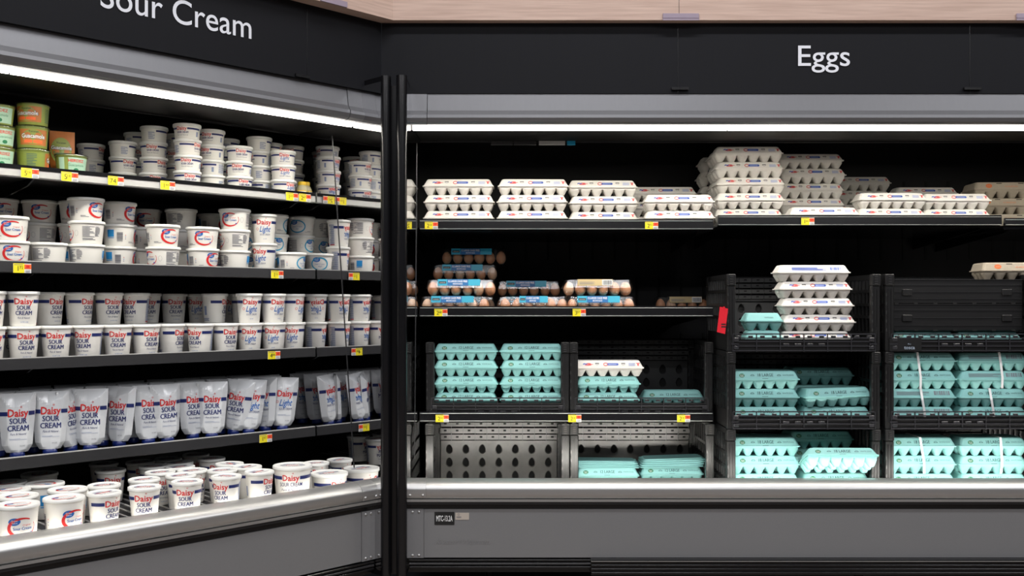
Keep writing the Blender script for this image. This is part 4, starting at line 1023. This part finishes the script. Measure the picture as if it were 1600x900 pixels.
# clear cartons of brown eggs --------------------------------------
LBL = mat('cyan_carton_label', (.03, .36, .52), .4); LBLD = mat('blue_carton_label', (.01, .13, .36), .4); LBLT = mat('tan_carton_label', (.50, .38, .18), .5)
def clear_carton(kind):
    w_, d, H = .300, .108, .070; hb = .034; M = {}
    mb = carton_base(w_, d, hb, 6, 2, CLEAR, open_top=True); M['carton_base'] = mb
    mb = MB(); loops = []
    hx, hy = w_ / 2 - .004, d / 2 - .004
    mb.loft([rrect(w_ / 2, d / 2, hb + .0013, .01), rrect(hx, hy, hb + .0014, .012), rrect(hx - .006, hy - .008, H - .002, .012), rrect(hx - .012, hy - .014, H, .010)], CLEAR); mb.add(rrect(hx - .012, hy - .014, H, .010), [tuple(range(16))], CLEAR)
    for s_ in (-1, 1):
        for xx in (.098,): mb.box(s_ * xx - .001, s_ * xx + .001, -hy, -hy + .006, hb + .004, H - .002, CLEAR)
    M['carton_lid'] = mb
    mb = MB(); y0 = -hy + .002
    def fn(u, v): return (u, y0 + .008 * (v - hb) / (H - hb) - .0035, v)
    x0, x1 = (-.100, .078) if kind != 'small' else (-.060, .058)
    if kind == 'tan': x0, x1 = -.085, .062
    bt = LBLT if kind == 'tan' else LBL
    # wrap label over the lid
    mb.add([fn(x0, H - .026), fn(x1, H - .026), fn(x1, H + .001), fn(x0, H + .001), (x1, d * .3, H + .0008), (x0, d * .3, H + .0008)], [(0, 1, 2, 3), (3, 2, 4, 5)], bt)
    f2 = lambda u, v: (lambda p: (p[0], p[1] - .0006, p[2]))(fn(u, v)); f3 = lambda u, v: (lambda p: (p[0], p[1] - .0012, p[2]))(fn(u, v))
    if kind == 'tan':
        put_barcode(mb, x1 - .042, x1 - .006, H - .022, H - .004, BLK, f3, 4); put_rect(mb, x1 - .045, x1 - .002, H - .024, H - .001, WINK, f2, 1); put_lines(mb, x0 + .008, x0 + .07, H - .020, H - .008, 3, INK, f2, 4, .4)
    else:
        k = (x1 - x0) / .178
        put_rect(mb, x0 + .040 * k, x0 + .128 * k, H - .026, H + .0008, LBLD, f2, 1); put_rect(mb, x0 + .005 * k, x0 + .036 * k, H - .017, H - .008, BLK, f2, 1); put_text(mb, 'marketside', x0 + .0205 * k, H - .0145, .0035, WINK, f3, width=.024 * k)
        put_text(mb, '12 LARGE CAGE FREE', x0 + .084 * k, H - .0115, .0082, WINK, f3, width=.080 * k, bold=.02); put_text(mb, 'BROWN EGGS', x0 + .084 * k, H - .0215, .0060, WINK, f3, width=.040 * k, bold=.015)
    M['paper_label'] = mb
    return {k: v.build(k, me_only=True) for k, v in M.items()}, H
CLR = {k: clear_carton(k) for k in ('blue', 'small', 'tan')}
def egg_mesh(m):
    mb = MB(); prof = []
    for i in range(13):
        a = math.pi * i / 12; z = .0285 * (1 - math.cos(a)); r = .0212 * math.sin(a) * (1 + .13 * math.cos(a)); prof.append((max(r, .0001), z))
    mb.lathe(prof, m, n=18); return mb.build('brown_egg', me_only=True)
EGG = [egg_mesh(EGGSH), egg_mesh(PALEEGG)]
def spot_clear(kind, x, y, z, rz, lab, rows=2, seed=0):
    meshes, H = CLR[kind]; root = empty('clear_egg_carton', (x, y, HC + z), math.radians(rz))
    for k, me in meshes.items(): place_obj(k, me, root)
    tag(root, check_label(lab), 'egg carton', 'clear cartons of brown eggs'); r = random.Random(seed)
    short = lab.split(',', 1)[1].strip()
    for j in range(rows):
        for i in range(6):
            u, v = -.120 + .048 * i, -.0235 + .047 * j; c, s_ = math.cos(math.radians(rz)), math.sin(math.radians(rz))
            e = place_obj('brown_egg', EGG[1 if r.random() < .2 else 0]); e.location = (x + u * c - v * s_, y + u * s_ + v * c, HC + z + .004); e.rotation_euler = (r.uniform(-.08, .08), r.uniform(-.08, .08), r.uniform(0, 6)); k = r.uniform(.95, 1.02); e.scale = (k, k, k)
            tag(e, 'brown egg in the clear carton, ' + short, 'egg', 'brown eggs in the clear carton, ' + short)
    return z + H + .0004
z2 = -.0350; GC = 'clear carton of brown eggs, '
z = spot_clear('blue', egg_x(712, 4.14), 4.14, z2, 0, GC + 'bottom of leftmost front pair', seed=1)
spot_clear('blue', egg_x(722, 4.15), 4.148, z, .5, GC + 'top of leftmost front pair', seed=2)
z = z2
for q, px in enumerate((724, 722, 727, 741)): z = spot_clear('blue', egg_x(px, 4.36), 4.36, z, .4 * q, GC + LEVELS[4][q] + ' of dim stack behind leftmost pair', rows=1, seed=5 + q)
spot_clear('small', egg_x(834, 4.14), 4.14, z2, -1, GC + 'alone in the middle of front row', seed=10)
z = spot_clear('blue', egg_x(826, 4.42), 4.42, z2, 0, GC + 'lower, behind the middle front carton', rows=1, seed=11)
spot_clear('blue', egg_x(826, 4.42), 4.42, z, 0, GC + 'upper, behind the middle front carton', rows=1, seed=12)
z = spot_clear('blue', egg_x(938, 4.14), 4.14, z2, 0, GC + 'blue label, bottom of right front pair', seed=13)
spot_clear('tan', egg_x(933, 4.14), 4.142, z, 0, GC + 'tan label, top of right front pair', seed=14)
spot_clear('tan', egg_x(1072, 4.46), 4.46, z2, 2, GC + 'tan label, far right at the back', rows=1, seed=15)

# ------------------------------------------------------------------ price tags and small things
def price_tag(digits, sup, flip=False):
    mb = MB(); w_, h = .054, .030; fn = lambda u, v: (u, 0, v)
    mb.box(-w_ / 2, w_ / 2, 0, .0012, 0, h, WTAG)
    f1 = lambda u, v: (u, -.0006, v); f2 = lambda u, v: (u, -.0011, v)
    put_rect(mb, -w_ / 2, .006, 0, h, YEL, f1, 1); put_rect(mb, .006, w_ / 2, h * .42, h * .92, ORG, f1, 1)
    put_text(mb, digits, -.013 if sup else -.010, h * .2, h * .52, BLK, f2); 
    if sup: put_text(mb, sup, -.003, h * .42, h * .28, BLK, f2)
    put_lines(mb, .009, w_ / 2 - .003, h * .08, h * .36, 2, INK, f2, 2, .4); put_lines(mb, -w_ / 2 + .002, .002, h * .84, h * .95, 1, INK, f2, 2, .5)
    put_rect(mb, .012, .022, h * .55, h * .8, RED, f2, 1)
    return mb.build('price_tag', me_only=True)
def tag_left(px, lip, d, s_, lab, s=.437):
    X, Y, _ = left_pt(-tl(px, s), s - .0105, 0); o = place_obj('price_tag', price_tag(d, s_)); o.location = (X, Y, HC + lip - .038); o.rotation_euler = (0, 0, A45); tag(o, check_label(lab), 'price tag', 'yellow price tags')
for px, lip, d, s_, lab in ((45, .444, '5', '18', 'yellow price tag reading 5.18, leftmost, top sour cream shelf'), (107, .444, '5', '18', 'yellow price tag reading 5.18 under the pale green tub'),
                            (179, .444, '74', '', 'yellow price tag reading 74, top sour cream shelf'), (260, .444, '1', '44', 'yellow price tag reading 1.44, top sour cream shelf'),
                            (454, .444, '1', '33', 'yellow price tag, left of the pair below the yellow-capped jar'), (474, .444, '2', '47', 'yellow price tag, right of the pair below the yellow-capped jar'),
                            (33, .139, '1', '72', 'yellow price tag on the second shelf, far left'), (431, .139, '1', '15', 'yellow price tag on the second shelf near the mirrored end'),
                            (426, -.171, '4', '08', 'yellow price tag on the third sour cream shelf'), (413, -.487, '1', '97', 'yellow price tag on the fourth sour cream shelf')):
    tag_left(px, lip, d, s_, lab)
for px, lip, d, s_, lab in ((674, .353, '2', '18', 'yellow price tag at the left end of the top egg shelf'), (1018, .353, '2', '93', 'yellow price tag near the right end of the left top egg shelf'),
                            (1262, .370, '1', '66', 'yellow price tag on the right top egg shelf'), (689, -.008, '2', '48', 'yellow price tag below the leftmost clear cartons'),
                            (905, -.008, '3', '97', 'yellow price tag below the right pair of clear cartons'), (691, -.446, '2', '14', 'yellow price tag under the first shelf crate'),
                            (898, -.446, '2', '14', 'yellow price tag between the two shelf crates'), (1068, -.446, '2', '14', 'yellow price tag under the second shelf crate, right')):
    o = place_obj('price_tag', price_tag(d, s_)); o.location = (egg_x(px, 4.06), 4.0580, HC + lip - .040); tag(o, check_label(lab), 'price tag', 'yellow price tags')
# model plate and sticker, raised maker's lettering
m = MB(); y = 3.6495; x0, x1 = egg_x(679, y), egg_x(710, y); m.box(x0, x1, y - .0012, y - .0001, HC - .8200, HC - .7720, BLK)
put_text(m, 'MTC-13.2A', (x0 + x1) / 2, HC - .806, .020, WINK, lambda u, v: (u, y - .0020, v), width=(x1 - x0) * .82, bold=.02)
tag(m.build('name_plate'), 'small black plate lettered MTC-13.2A on the grey front panel', 'plate')
m = MB(); x0, x1 = egg_x(711.5, y), egg_x(733, y); m.box(x0, x1, y - .0010, y - .0001, HC - .8010, HC - .7750, mat('beige_sticker', (.50, .44, .38), .6)); put_lines(m, x0 + .004, x0 + .022, HC - .794, HC - .787, 2, INK, lambda u, v: (u, y - .0016, v), 2, .4)
put_ring(m, x0 + .012, HC - .7815, .004, .004, .001, INK, lambda u, v: (u, y - .0016, v), n=12)
tag(m.build('sticker'), 'small beige sticker beside the black plate on the grey front panel', 'sticker')
m = MB(); fe = lambda u, v: (u, .0488, v); PANELHI = mat('raised_grey_lettering', (.26, .26, .265), .4, metal=.3)
put_text(m, 'Kysor/Warren', egg_x(723, 3.65) - XE, HC - .892, .018, PANELHI, fe, width=egg_x(766, 3.65) - egg_x(680, 3.65), shear=.3)
m.build('raised_lettering', case_e)
# strip holders under the ceiling trim
for px0, px1, mm, lab in ((767, 801, DARKRAIL, 'dark label holder under the egg case ceiling, leftmost'), (803, 838, DARKRAIL, 'dark label holder under the egg case ceiling, second'), (842, 883, GREYRAIL, 'light grey label holder under the egg case ceiling'), (886, 899, CYAN, 'small blue label holder under the egg case ceiling')):
    m = MB(); yy = 4.145; m.box(egg_x(px0, yy), egg_x(px1, yy), yy, yy + .006, HC + .675, HC + .6935, mm, b=.001); tag(m.build('label_holder'), lab, 'label holder')
# red hanging tag
m = MB(); pts = [(-.004, 0), (.002, -.02), (-.002, -.05), (-.006, -.072), (.0, -.100)]
REDT = mat('red_card', (.70, .005, .02), .5, noise=.05, nscale=60)
lp = lambda o: [(XR1 - RW / 2 - .015 + s_ * .016 + (pz * .12), 3.868 + o + 0 * px_, HC - .012 + pz + s_ * -.004) for s_ in (-1, 1) for px_, pz in pts]
a = lp(0); b = lp(.0015); n = len(pts); fs = []
for i in range(n - 1): fs += [(i, i + 1, n + i + 1, n + i), (2 * n + i, 3 * n + i, 3 * n + i + 1, 2 * n + i + 1), (i, 2 * n + i, 2 * n + i + 1, i + 1), (n + i, n + i + 1, 3 * n + i + 1, 3 * n + i)]
fs += [(0, n, 3 * n, 2 * n), (n - 1, 3 * n - 1, 4 * n - 1, 2 * n - 1)]
m.add(a + b, fs, REDT); put_lines(m, XR1 - RW / 2 - .026, XR1 - RW / 2 - .008, HC - .09, HC - .07, 2, BLK, lambda u, v: (u, 3.8672, v), 2, .5)
m.box(XR1 - RW / 2 - .016, XR1 - RW / 2 - .012, 3.866, 3.884, HC - .016, HC - .008, REDT)
tag(m.build('hanging_tag'), 'bright red hanging tag on the top crate left corner', 'tag')
